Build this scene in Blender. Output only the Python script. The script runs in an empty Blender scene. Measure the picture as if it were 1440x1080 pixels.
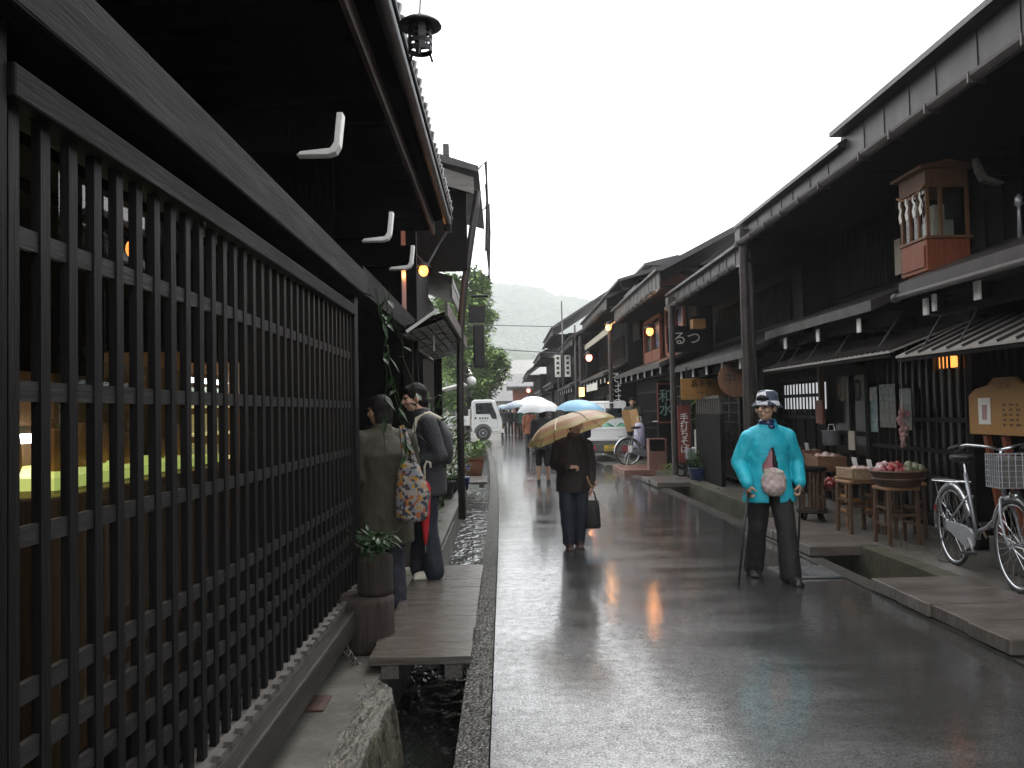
import bpy, bmesh, math, random
from mathutils import Vector, Matrix, noise as mnoise
R=math.radians; PI=math.pi
rng=random.Random(7)
sc=bpy.context.scene
col=sc.collection
V=Vector
# ------------------------------------------------------------------ materials
MATS={}
def nt(m):
    m.use_nodes=True; return m.node_tree.nodes, m.node_tree.links
def mat(name,c,rough=.6,c2=None,scale=6,stretch=(1,1,1),bump=.15,bscale=None,metal=0,spec=.5,coat=0,rvar=.12,detail=6,alpha=1,sheen=0,emit=None,es=0,contrast=(.3,.7),bdist=.02):
    """procedural surface: two tones mixed by stretched noise, noise roughness, noise bump"""
    m=bpy.data.materials.new(name); N,L=nt(m); b=N['Principled BSDF']
    if c2 is None: c2=tuple(x*.55 for x in c)
    tc=N.new('ShaderNodeTexCoord'); mp=N.new('ShaderNodeMapping'); mp.inputs['Scale'].default_value=stretch
    L.new(tc.outputs['Object'],mp.inputs['Vector'])
    n=N.new('ShaderNodeTexNoise'); n.inputs['Scale'].default_value=scale; n.inputs['Detail'].default_value=detail; n.inputs['Roughness'].default_value=.65
    L.new(mp.outputs[0],n.inputs['Vector'])
    r=N.new('ShaderNodeValToRGB'); r.color_ramp.elements[0].position=contrast[0]; r.color_ramp.elements[1].position=contrast[1]
    r.color_ramp.elements[0].color=(*c2,1); r.color_ramp.elements[1].color=(*c,1)
    L.new(n.outputs['Fac'],r.inputs['Fac']); L.new(r.outputs[0],b.inputs['Base Color'])
    mr=N.new('ShaderNodeMapRange'); mr.inputs['To Min'].default_value=max(.02,rough-rvar); mr.inputs['To Max'].default_value=min(1,rough+rvar)
    n2=N.new('ShaderNodeTexNoise'); n2.inputs['Scale'].default_value=scale*.6; L.new(mp.outputs[0],n2.inputs['Vector'])
    L.new(n2.outputs['Fac'],mr.inputs['Value']); L.new(mr.outputs[0],b.inputs['Roughness'])
    if bump:
        n3=N.new('ShaderNodeTexNoise'); n3.inputs['Scale'].default_value=bscale or scale*3; n3.inputs['Detail'].default_value=5; L.new(mp.outputs[0],n3.inputs['Vector'])
        bp=N.new('ShaderNodeBump'); bp.inputs['Strength'].default_value=bump; bp.inputs['Distance'].default_value=bdist
        L.new(n3.outputs['Fac'],bp.inputs['Height']); L.new(bp.outputs[0],b.inputs['Normal'])
    b.inputs['Metallic'].default_value=metal; b.inputs['Specular IOR Level'].default_value=spec
    b.inputs['Coat Weight'].default_value=coat; b.inputs['Coat Roughness'].default_value=.08
    if emit: b.inputs['Emission Color'].default_value=(*emit,1); b.inputs['Emission Strength'].default_value=es
    MATS[name]=m; return m
def wood(name,c,rough=.62,axis='z',c2=None,spec=.3,scale=5,bump=.25):
    st={'z':(9,9,.7),'y':(9,.7,9),'x':(.7,9,9)}[axis]
    return mat(name,c,rough,c2,scale=scale,stretch=st,bump=bump,bscale=scale*2.2,spec=spec,bdist=.01)
def emis(name,c,s):
    m=bpy.data.materials.new(name); N,L=nt(m); b=N['Principled BSDF']
    b.inputs['Base Color'].default_value=(*c,1); b.inputs['Emission Color'].default_value=(*c,1); b.inputs['Emission Strength'].default_value=s
    MATS[name]=m; return m
def glassmat(name,tint=(.8,.85,.85),refl=1.0,rough=.02):
    m=bpy.data.materials.new(name); N,L=nt(m); N.remove(N['Principled BSDF']); o=N['Material Output']
    t=N.new('ShaderNodeBsdfTransparent'); t.inputs[0].default_value=(*tint,1); g=N.new('ShaderNodeBsdfGlossy'); g.inputs['Roughness'].default_value=rough
    f=N.new('ShaderNodeFresnel'); f.inputs[0].default_value=1.5; mx=N.new('ShaderNodeMixShader')
    gg=N.new('ShaderNodeNewGeometry'); mm=N.new('ShaderNodeMath'); mm.operation='SUBTRACT'; mm.use_clamp=True; L.new(f.outputs[0],mm.inputs[0]); L.new(gg.outputs['Backfacing'],mm.inputs[1]); L.new(mm.outputs[0],mx.inputs[0]); L.new(t.outputs[0],mx.inputs[1]); L.new(g.outputs[0],mx.inputs[2]); L.new(mx.outputs[0],o.inputs['Surface'])
    MATS[name]=m; return m
# ------------------------------------------------------------------ mesh collector
class MB:
    def __init__(s): s.bm=bmesh.new()
    def _add(s,vs,fs):
        v=[s.bm.verts.new(p) for p in vs]
        for f in fs:
            try: s.bm.faces.new([v[i] for i in f])
            except ValueError: pass
        return s
    def box(s,x0,x1,y0,y1,z0,z1):
        vs=[(x,y,z) for z in (z0,z1) for y in (y0,y1) for x in (x0,x1)]
        return s._add(vs,[(0,2,3,1),(4,5,7,6),(0,1,5,4),(2,6,7,3),(0,4,6,2),(1,3,7,5)])
    def obox(s,c,size,m=None):
        m=m or Matrix.Identity(3); c=V(c); h=[x/2 for x in size]
        vs=[c+m@V((sx*h[0],sy*h[1],sz*h[2])) for sz in (-1,1) for sy in (-1,1) for sx in (-1,1)]
        return s._add(vs,[(0,2,3,1),(4,5,7,6),(0,1,5,4),(2,6,7,3),(0,4,6,2),(1,3,7,5)])
    def bar(s,p,q,w,h,up=(0,0,1)):
        p,q=V(p),V(q); d=(q-p); l=d.length; d.normalize(); u=V(up)
        if abs(d.dot(u))>.99: u=V((0,1,0))
        sx=d.cross(u).normalized(); u=sx.cross(d)
        m=Matrix((sx,d,u)).transposed(); return s.obox((p+q)/2,(w,l,h),m)
    def prism(s,pts,a0,a1,axis='x'):
        """polygon pts (2D) extruded along axis; for x pts=(y,z), y: (x,z), z:(x,y)"""
        def mk(p,a): return {'x':(a,p[0],p[1]),'y':(p[0],a,p[1]),'z':(p[0],p[1],a)}[axis]
        n=len(pts); vs=[mk(p,a0) for p in pts]+[mk(p,a1) for p in pts]
        fs=[tuple(range(n)),tuple(range(2*n-1,n-1,-1))]+[(i,(i+1)%n,n+(i+1)%n,n+i) for i in range(n)]
        return s._add(vs,fs)
    def tube(s,pts,r,n=8,cap=True,closed=False):
        pts=[V(p) for p in pts]; k=len(pts); rr=r if isinstance(r,(list,tuple)) else [r]*k
        rings=[]; prev=None
        for i in range(k):
            if closed: d=pts[(i+1)%k]-pts[i-1]
            else: d=(pts[min(i+1,k-1)]-pts[max(i-1,0)])
            d.normalize()
            if prev is None:
                u=V((0,0,1)) if abs(d.z)<.9 else V((1,0,0)); a=d.cross(u).normalized()
            else: a=(prev-d*prev.dot(d)).normalized()
            prev=a; b=d.cross(a)
            rings.append([s.bm.verts.new(pts[i]+(a*math.cos(2*PI*j/n)+b*math.sin(2*PI*j/n))*rr[i]) for j in range(n)])
        for i in range(k if closed else k-1):
            A,B=rings[i],rings[(i+1)%k]
            for j in range(n):
                try: s.bm.faces.new((A[j],A[(j+1)%n],B[(j+1)%n],B[j]))
                except ValueError: pass
        if cap and not closed:
            s.bm.faces.new(rings[0][::-1]); s.bm.faces.new(rings[-1])
        return s
    def lathe(s,prof,c=(0,0,0),n=20,m=None,cap=True):
        """profile [(r,z)] about local z through c"""
        m=m or Matrix.Identity(3); c=V(c); rings=[]
        for r,z in prof: rings.append([s.bm.verts.new(c+m@V((max(r,1e-4)*math.cos(2*PI*j/n),max(r,1e-4)*math.sin(2*PI*j/n),z))) for j in range(n)])
        for A,B in zip(rings,rings[1:]):
            for j in range(n): s.bm.faces.new((A[j],A[(j+1)%n],B[(j+1)%n],B[j]))
        if cap: s.bm.faces.new(rings[0][::-1]); s.bm.faces.new(rings[-1])
        return s
    def ell(s,c,r,n=12,m=None):
        if not isinstance(r,(tuple,list)): r=(r,r,r)
        prof=[(math.sin(PI*i/n),-math.cos(PI*i/n)) for i in range(n+1)]
        k=len(s.bm.verts); m=m or Matrix.Identity(3)
        mm=m@Matrix.Diagonal(V(r)); return s.lathe(prof,c,max(8,int(n*1.5)),mm,cap=True)
    def capsule(s,p,q,r0,r1,n=12):
        p,q=V(p),V(q); d=q-p; l=d.length
        if l<1e-6: return s.ell(p,r0,8)
        d/=l; u=V((0,0,1)) if abs(d.z)<.9 else V((1,0,0)); a=d.cross(u).normalized(); b=a.cross(d)
        m=Matrix((a,b*-1,d)).transposed()
        if m.determinant()<0: m=Matrix((a,b,d)).transposed()
        prof=[(r0*math.sin(t),-r0*math.cos(t)) for t in [i*PI/10 for i in range(6)]]+[(r1*math.cos(t),l+r1*math.sin(t)) for t in [i*PI/10 for i in range(6)]]
        return s.lathe(prof,p,n,m)
    def loft(s,rings,n=24):
        """rings: (centre, rx, ry[, power]) horizontal ellipses"""
        R_=[]
        for r in rings:
            c,rx,ry=V(r[0]),r[1],r[2]; R_.append([s.bm.verts.new(c+V((rx*math.cos(2*PI*j/n),ry*math.sin(2*PI*j/n),0))) for j in range(n)])
        for A,B in zip(R_,R_[1:]):
            for j in range(n): s.bm.faces.new((A[j],A[(j+1)%n],B[(j+1)%n],B[j]))
        s.bm.faces.new(R_[0][::-1]); s.bm.faces.new(R_[-1]); return s
    def quad(s,a,b,c,d): return s._add([a,b,c,d],[(0,1,2,3)])
    def leaf(s,c,d,u,l,w):
        """folded diamond leaf"""
        c,d,u=V(c),V(d).normalized(),V(u); sd=d.cross(u)
        if sd.length<1e-3: sd=V((1,0,0))
        sd.normalize(); nn=sd.cross(d)
        return s._add([c,c+d*l*.45+sd*w*.5+nn*w*.12,c+d*l,c+d*l*.45-sd*w*.5+nn*w*.12],[(0,1,2),(0,2,3)])
    def build(s,name,m,parent=None,bevel=0,smooth=False,auto=None,sub=0,loc=None,recalc=True):
        if recalc: bmesh.ops.recalc_face_normals(s.bm,faces=s.bm.faces)
        off=None
        p=parent
        while p is not None:
            if p.get('_w'): off=V(p['_w']); break
            p=p.parent
        if loc is not None: off=V(loc)
        if off is not None: bmesh.ops.translate(s.bm,verts=s.bm.verts,vec=-off)
        me=bpy.data.meshes.new(name); s.bm.to_mesh(me); s.bm.free()
        return link(name,me,m,parent,bevel,smooth,auto,sub,loc)
def link(name,me,m,parent=None,bevel=0,smooth=False,auto=None,sub=0,loc=None):
    o=bpy.data.objects.new(name,me); col.objects.link(o)
    if m is not None:
        for q in (m if isinstance(m,(list,tuple)) else [m]): me.materials.append(MATS[q] if isinstance(q,str) else q)
    if parent is not None: o.parent=parent
    if loc is not None: o.location=loc
    if smooth or auto: 
        for f in me.polygons: f.use_smooth=True
    if auto:
        try: me.set_sharp_from_angle(angle=R(auto))
        except Exception: pass
    if bevel:
        b=o.modifiers.new('bevel','BEVEL'); b.width=bevel; b.segments=2; b.limit_method='ANGLE'; b.angle_limit=R(40)
    if sub:
        b=o.modifiers.new('sub','SUBSURF'); b.levels=sub; b.render_levels=sub
    return o
def tag(o,label=None,cat=None,group=None,kind=None):
    if label: o['label']=label
    if cat: o['category']=cat
    if group: o['group']=group
    if kind: o['kind']=kind
    return o
def thing(name,label,cat,loc=(0,0,0),rz=0,group=None,world=False):
    """Empty at the base; world=True: its parts are given in world metres"""
    o=bpy.data.objects.new(name,None); col.objects.link(o); o.location=loc; o.empty_display_size=.1
    if world: o['_w']=tuple(loc)
    else: o.rotation_euler=(0,0,rz)
    return tag(o,label,cat,group)
def part(name,m,parent,fn,**k):
    b=MB(); fn(b); return b.build(name,m,parent,**k)
def struct(o): o['kind']='structure'; return o
def dup(root,loc=None,rz=None,label=None,scale=None):
    def cp(o,par):
        c=o.copy(); col.objects.link(c)
        if par is not None: c.parent=par
        for ch in list(o.children): cp(ch,c)
        return c
    r=cp(root,None)
    if loc is not None: r.location=loc
    if rz is not None: r.rotation_euler=(0,0,rz)
    if scale: r.scale=scale
    if label: r['label']=label
    return r
def text(name,s,size,m,parent,loc,rot,depth=.004,vertical=False,spacing=1.0,scale=(1,1,1)):
    body='\n'.join(s) if vertical else s
    cu=bpy.data.curves.new(name,'FONT'); cu.body=body; cu.size=size; cu.extrude=depth; cu.align_x='CENTER'; cu.align_y='CENTER'; cu.space_line=spacing
    o=bpy.data.objects.new(name+'_tmp',cu); col.objects.link(o); bpy.context.view_layer.update()
    dg=bpy.context.evaluated_depsgraph_get(); me=bpy.data.meshes.new_from_object(o.evaluated_get(dg))
    bpy.data.objects.remove(o); bpy.data.curves.remove(cu)
    mt=Matrix.LocRotScale(V(loc),rot,V(scale)); me.transform(mt)
    p=parent
    while p is not None:
        if p.get('_w'): me.transform(Matrix.Translation(-V(p['_w']))); break
        p=p.parent
    me.materials.clear()
    return link(name,me,m,parent)
FACE_NEGY=Matrix.Rotation(R(90),3,'X').to_quaternion()      # text readable from -Y
FACE_NEGX=(Matrix.Rotation(R(-90),3,'Z')@Matrix.Rotation(R(90),3,'X')).to_quaternion()   # readable from -X
FACE_POSX=(Matrix.Rotation(R(90),3,'Z')@Matrix.Rotation(R(90),3,'X')).to_quaternion()
def blob(name,fill,m,parent,voxel=.012,smooth=4,wr=0,wsc=12,wst=(1,1,.5)):
    """union of overlapping closed shapes -> one continuous skin (voxel remesh + smoothing + folds)"""
    b=MB(); fill(b); bmesh.ops.recalc_face_normals(b.bm,faces=b.bm.faces)
    me=bpy.data.meshes.new(name+'_src'); b.bm.to_mesh(me); b.bm.free()
    o=bpy.data.objects.new(name+'_tmp',me); col.objects.link(o)
    r=o.modifiers.new('r','REMESH'); r.mode='VOXEL'; r.voxel_size=voxel
    if smooth:
        s=o.modifiers.new('s','SMOOTH'); s.factor=.5; s.iterations=smooth
    bpy.context.view_layer.update(); dg=bpy.context.evaluated_depsgraph_get()
    m2=bpy.data.meshes.new_from_object(o.evaluated_get(dg)); bpy.data.objects.remove(o); bpy.data.meshes.remove(me)
    if wr:
        ns=[v.normal.copy() for v in m2.vertices]
        for v,n in zip(m2.vertices,ns):
            q=V((v.co.x*wst[0],v.co.y*wst[1],v.co.z*wst[2]))*wsc
            d=mnoise.noise(q)+.5*mnoise.noise(q*2.3)
            v.co+=n*(wr*(1-abs(d)*2))
    return link(name,m2,m,parent,smooth=True)
def noisy(bm,amp,sc=3,seed=0,f=None):
    for v in bm.verts:
        q=v.co*sc+V((seed,seed*1.7,seed*.3))
        d=V((mnoise.noise(q),mnoise.noise(q+V((11,0,0))),mnoise.noise(q+V((0,17,0)))))*amp
        v.co+=d if f is None else V((d.x*f[0],d.y*f[1],d.z*f[2]))
def bend(y): 
    t=max(0,min(y,45)-8); return -.0008*t*t

# ------------------------------------------------------------------ palette (base colours)
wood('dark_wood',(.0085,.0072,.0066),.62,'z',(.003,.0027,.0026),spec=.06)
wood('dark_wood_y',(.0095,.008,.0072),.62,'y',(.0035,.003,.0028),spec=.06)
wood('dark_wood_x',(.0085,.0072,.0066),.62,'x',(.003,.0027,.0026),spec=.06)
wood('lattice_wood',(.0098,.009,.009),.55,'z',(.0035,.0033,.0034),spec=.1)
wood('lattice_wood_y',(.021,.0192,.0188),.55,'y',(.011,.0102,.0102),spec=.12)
wood('eave_shade_wood',(.003,.0026,.0025),.8,'z',(.0015,.0013,.0012),spec=0)  # near-black wood with the deep eave shade put into its colour
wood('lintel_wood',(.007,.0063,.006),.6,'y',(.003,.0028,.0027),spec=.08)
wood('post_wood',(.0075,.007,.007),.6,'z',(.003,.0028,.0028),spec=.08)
wood('sill_wood',(.034,.029,.025),.55,'y',(.009,.008,.0073),spec=.2)
wood('grey_wood',(.12,.11,.10),.5,'y',(.045,.041,.039))
wood('grey_wood_x',(.10,.086,.074),.24,'x',(.035,.03,.026),spec=.5)
wood('brown_wood',(.16,.075,.035),.5,'z',(.07,.033,.018))
wood('brown_wood_x',(.16,.075,.035),.5,'x',(.07,.033,.018))
wood('stool_wood',(.095,.055,.034),.5,'z',(.045,.026,.017))
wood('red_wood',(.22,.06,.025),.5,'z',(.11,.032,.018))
wood('sign_wood',(.38,.2,.06),.5,'x',(.24,.12,.04))
wood('pale_wood',(.26,.14,.068),.5,'y',(.16,.085,.042))
wood('stump_bark',(.045,.033,.026),.9,'z',(.009,.007,.006),bump=.9,scale=4)
mat('eave_metal',(.034,.028,.026),.45,(.014,.012,.0115),scale=5,stretch=(1,1,.25),bump=.1,metal=.15,spec=.5)
mat('pipe_metal',(.065,.053,.05),.42,(.03,.025,.024),scale=4,bump=.05,metal=.1)
mat('awning_metal',(.34,.315,.29),.38,(.20,.185,.17),scale=3,stretch=(.6,3,1),bump=.15,metal=.2)
mat('roof_tile',(.035,.033,.035),.42,(.016,.0155,.0165),scale=3,bump=.25)
mat('rust',(.06,.025,.018),.7,(.022,.011,.009),scale=8,bump=.3)
mat('white_paint',(.85,.85,.82),.5,(.6,.6,.57),scale=5,bump=.05)
mat('black_iron',(.02,.02,.022),.5,(.012,.012,.013),scale=10,bump=.2,metal=.3)
mat('chrome',(.62,.63,.65),.22,(.45,.46,.48),scale=8,bump=0,metal=.9)
mat('silver_paint',(.32,.33,.35),.35,(.24,.25,.27),scale=6,bump=.03,metal=.5)
mat('rubber',(.02,.02,.02),.7,(.012,.012,.012),scale=20,bump=.2)
mat('concrete',(.12,.116,.10),.4,(.05,.047,.042),scale=2.2,bump=.35,bscale=14,detail=10)
mat('concrete_pale',(.13,.126,.11),.35,(.05,.048,.042),scale=2.5,bump=.3,bscale=22,detail=10)
mat('sidewalk_stone',(.17,.158,.14),.3,(.07,.064,.056),scale=1.8,bump=.3,bscale=12,detail=10)
mat('mossy_stone',(.11,.10,.07),.45,(.03,.034,.021),scale=3.2,bump=.6,bscale=11,detail=10)
mat('natural_stone',(.085,.076,.055),.5,(.012,.0115,.008),scale=9,bump=1,bscale=34,contrast=(.38,.62),detail=12,stretch=(1.6,1,.8))
mat('plaster',(.42,.38,.3),.8,(.3,.27,.22),scale=3,bump=.1)
mat('terracotta',(.3,.12,.06),.7,(.2,.08,.045),scale=6,bump=.15)
mat('blue_glaze',(.02,.04,.12),.25,(.012,.025,.08),scale=5,bump=.05)
mat('leaf_dark',(.018,.042,.014),.35,(.014,.034,.012),scale=5,bump=0,spec=.12)
mat('leaf_mid',(.075,.14,.035),.45,(.035,.075,.02),scale=4,bump=0,spec=.12)
mat('leaf_light',(.15,.23,.06),.5,(.075,.13,.03),scale=4,bump=0,spec=.12)
mat('crown_green',(.25,.36,.11),.6,(.08,.14,.045),scale=.9,bump=0,spec=.12,contrast=(.35,.65))
mat('bark',(.06,.048,.04),.9,(.03,.024,.02),scale=4,stretch=(4,4,1),bump=.6)
glassmat('pane_glass')
mat('window_dark',(.012,.012,.013),.2,(.006,.006,.007),scale=2,bump=.05,spec=.25,rvar=.08)
emis('sky_pane_glow',(.8,.82,.85),.35); mat('paper',(.7,.68,.62),.7,(.55,.53,.48),scale=5,bump=.05)  # first one: added glow standing in for white sky seen through a window
emis('lamp_warm',(1,.30,.06),3.0); emis('lamp_pink',(1,.33,.22),2.4); emis('lamp_orange',(1,.30,.06),1.3); emis('lamp_yellow',(1,.58,.2),1.5)
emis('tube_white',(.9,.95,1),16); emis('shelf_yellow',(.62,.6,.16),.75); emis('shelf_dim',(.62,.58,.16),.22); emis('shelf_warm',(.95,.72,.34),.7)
mat('skin',(.48,.30,.21),.5,(.42,.25,.17),scale=9,bump=.05)
mat('hair',(.010,.008,.008),.6,(.007,.006,.006),scale=30,stretch=(1,1,.3),bump=.4,spec=.15)
mat('shoe_black',(.015,.014,.014),.4,(.01,.01,.01),scale=9,bump=.1)
# ------------------------------------------------------------------ camera, sky, sun
cam=bpy.data.cameras.new('camera'); co=bpy.data.objects.new('camera',cam); col.objects.link(co); sc.camera=co
cam.sensor_width=36; cam.lens=36*1165/1440; cam.clip_start=.05; cam.clip_end=4000
co.matrix_world=Matrix.Translation((0,0,1.48))@(Matrix.Rotation(-.010947,4,'Z')@Matrix.Rotation(PI/2+.032392,4,'X')@Matrix.Rotation(R(-1.15),4,'Z'))
SUN_EL,SUN_AZ=R(58),R(30)
w=bpy.data.worlds.new('World'); sc.world=w; w.use_nodes=True; N,L=w.node_tree.nodes,w.node_tree.links
sky=N.new('ShaderNodeTexSky'); sky.sky_type='NISHITA'; sky.sun_disc=False; sky.sun_elevation=SUN_EL; sky.sun_rotation=SUN_AZ; sky.dust_density=8; sky.air_density=1.2; sky.ozone_density=1
hs=N.new('ShaderNodeHueSaturation'); hs.inputs['Saturation'].default_value=.06; L.new(sky.outputs[0],hs.inputs['Color'])
mx=N.new('ShaderNodeMix'); mx.data_type='RGBA'; mx.inputs[0].default_value=.62; mx.inputs[7].default_value=(13.0,13.2,13.5,1)   # the even white cloud deck over the clear-sky gradient
L.new(hs.outputs[0],mx.inputs[6]); bg=N['Background']; L.new(mx.outputs[2],bg.inputs['Color']); bg.inputs['Strength'].default_value=.15
sl=bpy.data.lights.new('sun','SUN'); sl.energy=.6; sl.angle=R(25); sl.color=(1,.97,.93); so=bpy.data.objects.new('sun',sl); col.objects.link(so)
so.rotation_euler=(PI/2-SUN_EL,0,-SUN_AZ+PI) ; so.rotation_mode='XYZ'
sc.view_settings.view_transform='Standard'; sc.view_settings.look='None'; sc.view_settings.gamma=1; sc.view_settings.exposure=.85
sc.cycles.max_bounces=7; sc.cycles.diffuse_bounces=4; sc.cycles.glossy_bounces=4; sc.cycles.transparent_max_bounces=12; sc.cycles.volume_bounces=1
sc.cycles.sample_clamp_indirect=4
try: sc.cycles.use_denoising=True
except Exception: pass
# ------------------------------------------------------------------ wet surfaces
def wet_asphalt():
    m=bpy.data.materials.new('wet_asphalt'); N,L=nt(m); b=N['Principled BSDF']; MATS['wet_asphalt']=m
    tc=N.new('ShaderNodeTexCoord')
    def noise(scale,st,det=4,rough=.6):
        mp=N.new('ShaderNodeMapping'); mp.inputs['Scale'].default_value=st; L.new(tc.outputs['Object'],mp.inputs['Vector'])
        n=N.new('ShaderNodeTexNoise'); n.inputs['Scale'].default_value=scale; n.inputs['Detail'].default_value=det; n.inputs['Roughness'].default_value=rough; L.new(mp.outputs[0],n.inputs['Vector']); return n.outputs['Fac']
    def ramp(f,a,ca,bb,cb):
        r=N.new('ShaderNodeValToRGB'); r.color_ramp.elements[0].position=a; r.color_ramp.elements[1].position=bb
        r.color_ramp.elements[0].color=(*ca,1) if isinstance(ca,tuple) else (ca,ca,ca,1); r.color_ramp.elements[1].color=(*cb,1) if isinstance(cb,tuple) else (cb,cb,cb,1)
        L.new(f,r.inputs[0]); return r.outputs[0]
    def math_(op,a,bv):
        n=N.new('ShaderNodeMath'); n.operation=op
        for i,x in enumerate((a,bv)):
            if isinstance(x,(int,float)): n.inputs[i].default_value=x
            else: L.new(x,n.inputs[i])
        return n.outputs[0]
    agg=noise(80,(1,1,1),6,.75); mid=noise(14,(1,1,1),6); big=noise(1.1,(1,1.5,1),5); tr=noise(1.3,(.45,1.7,1),6,.62)
    base=ramp(big,.3,(.02,.0198,.019),.7,(.036,.0355,.0345)); fine=ramp(agg,.38,.12,.64,3.0)
    mxx=N.new('ShaderNodeMix'); mxx.data_type='RGBA'; mxx.blend_type='MULTIPLY'; mxx.inputs[0].default_value=.8; L.new(base,mxx.inputs[6]); L.new(fine,mxx.inputs[7]); L.new(mxx.outputs[2],b.inputs['Base Color'])
    wet=math_('ADD',math_('MULTIPLY',tr,.6),math_('MULTIPLY',big,.4))
    ro=N.new('ShaderNodeMapRange'); ro.inputs['From Min'].default_value=.40; ro.inputs['From Max'].default_value=.56; ro.inputs['To Min'].default_value=.25; ro.inputs['To Max'].default_value=.08; L.new(wet,ro.inputs['Value']); L.new(ro.outputs[0],b.inputs['Roughness'])
    bp1=N.new('ShaderNodeBump'); bp1.inputs['Distance'].default_value=.03; bp1.inputs['Strength'].default_value=.08; L.new(tr,bp1.inputs['Height'])
    dry=N.new('ShaderNodeMapRange'); dry.inputs['From Min'].default_value=.36; dry.inputs['From Max'].default_value=.62; dry.inputs['To Min'].default_value=.55; dry.inputs['To Max'].default_value=.18; L.new(wet,dry.inputs['Value'])
    bp2=N.new('ShaderNodeBump'); bp2.inputs['Distance'].default_value=.006; L.new(dry.outputs[0],bp2.inputs['Strength']); L.new(math_('ADD',agg,math_('MULTIPLY',mid,.8)),bp2.inputs['Height']); L.new(bp1.outputs[0],bp2.inputs['Normal'])
    bp3=N.new('ShaderNodeBump'); bp3.inputs['Distance'].default_value=.004; bp3.inputs['Strength'].default_value=.10; L.new(math_('ADD',mid,math_('MULTIPLY',agg,.6)),bp3.inputs['Height']); L.new(bp1.outputs[0],bp3.inputs['Normal'])
    L.new(bp2.outputs[0],b.inputs['Normal'])
    cw=ramp(math_('ADD',math_('MULTIPLY',agg,.75),math_('MULTIPLY',mid,.25)),.40,.14,.58,1.0); L.new(cw,b.inputs['Coat Weight']); L.new(math_('MULTIPLY',cw,.8),b.inputs['Specular IOR Level']); b.inputs['Coat IOR'].default_value=1.55; b.inputs['Coat Roughness'].default_value=.06
    L.new(bp3.outputs[0],b.inputs['Coat Normal'])
wet_asphalt()
def cobble(name,c,c2,scale,rough,bump):
    m=mat(name,c,rough,c2,scale=scale*.5,bump=0); N,L=m.node_tree.nodes,m.node_tree.links; b=N['Principled BSDF']
    tc=N.new('ShaderNodeTexCoord'); v=N.new('ShaderNodeTexVoronoi'); v.inputs['Scale'].default_value=scale; L.new(tc.outputs['Object'],v.inputs['Vector'])
    bp=N.new('ShaderNodeBump'); bp.inputs['Strength'].default_value=bump; bp.inputs['Distance'].default_value=.03; bp.invert=True; L.new(v.outputs['Distance'],bp.inputs['Height']); L.new(bp.outputs[0],b.inputs['Normal'])
cobble('kerb_pebble',(.15,.145,.135),(.03,.029,.027),46,.16,1.0)
mat('kerb_wet',(.09,.086,.078),.22,(.04,.038,.035),scale=5,bump=.35,bscale=40)
def water():
    m=mat('water',(.012,.014,.012),.06,(.008,.009,.008),scale=2,bump=0,rvar=.03,spec=.6); N,L=m.node_tree.nodes,m.node_tree.links; b=N['Principled BSDF']
    tc=N.new('ShaderNodeTexCoord'); mp=N.new('ShaderNodeMapping'); mp.inputs['Scale'].default_value=(1.4,.7,1); L.new(tc.outputs['Object'],mp.inputs['Vector'])
    n=N.new('ShaderNodeTexNoise'); n.inputs['Scale'].default_value=6; n.inputs['Detail'].default_value=3; n.inputs['Distortion'].default_value=.35; L.new(mp.outputs[0],n.inputs['Vector'])
    bp=N.new('ShaderNodeBump'); bp.inputs['Strength'].default_value=1; bp.inputs['Distance'].default_value=.05; L.new(n.outputs['Fac'],bp.inputs['Height']); L.new(bp.outputs[0],b.inputs['Normal'])
water()
mat('ground_mat',(.10,.10,.085),.8,(.06,.06,.05),scale=.5,bump=.2)
# ------------------------------------------------------------------ ground, road, channels
struct(part('ground','ground_mat',None,lambda b:b.box(-900,900,-60,1000,-1.0,-.62)))
def strip(name,m,xa,xb,z0,z1,y0,y1,step=1.0,bendy=True,jit=0):
    """long slab between two x lines, following the street's slight bend"""
    b=MB(); n=max(1,int((y1-y0)/step)); rows=[]
    for i in range(n+1):
        y=y0+(y1-y0)*i/n; o=bend(y) if bendy else 0
        a=(xa(y) if callable(xa) else xa)+o; c=(xb(y) if callable(xb) else xb)+o
        rows.append([b.bm.verts.new(p) for p in ((a,y,z0),(a,y,z1),(c,y,z1),(c,y,z0))])
    for A,B in zip(rows,rows[1:]):
        for j in range(4): b.bm.faces.new((A[j],A[(j+1)%4],B[(j+1)%4],B[j]))
    b.bm.faces.new(rows[0]); b.bm.faces.new(rows[-1][::-1])
    return struct(b.build(name,m))
strip('road','wet_asphalt',-.085,2.86,-.6,0,-4,140)
strip('kerb_strip','kerb_pebble',-.235,-.092,-.6,.012,-4,140)
strip('kerb_edge','kerb_wet',2.872,3.03,-.6,.012,-4,140)
strip('channel_bed','mossy_stone',-.8,-.235,-.6,-.46,-4,42)
strip('stream_water','water',-.79,-.236,-.459,-.34,-4,42)
strip('gutter_bed','mossy_stone',3.03,3.44,-.6,-.30,-4,60)
strip('gutter_water','water',3.031,3.439,-.299,-.27,-4,60)
strip('sidewalk','sidewalk_stone',3.44,6.2,-.6,.09,-4,60)
strip('sidewalk_rim','mossy_stone',3.425,3.60,-.6,.103,-4,60,step=.9)
strip('shop_step','concrete_pale',lambda y:4.45 if y<13 else 4.1,6.0,.09,.16,8.5,17,step=4,bendy=False)
# left ledge: concrete footing that carries the houses
strip('ledge','concrete_pale',-3.2,lambda y:-.77 if y<4.4 else -.69,-.6,-.005,-4,11.4)
strip('ledge_wall','concrete',-.84,-.70,-.6,.06,7.7,16.5)
strip('left_yard','concrete',-9,-.84,-.6,.0,11.4,43,step=2)
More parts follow.
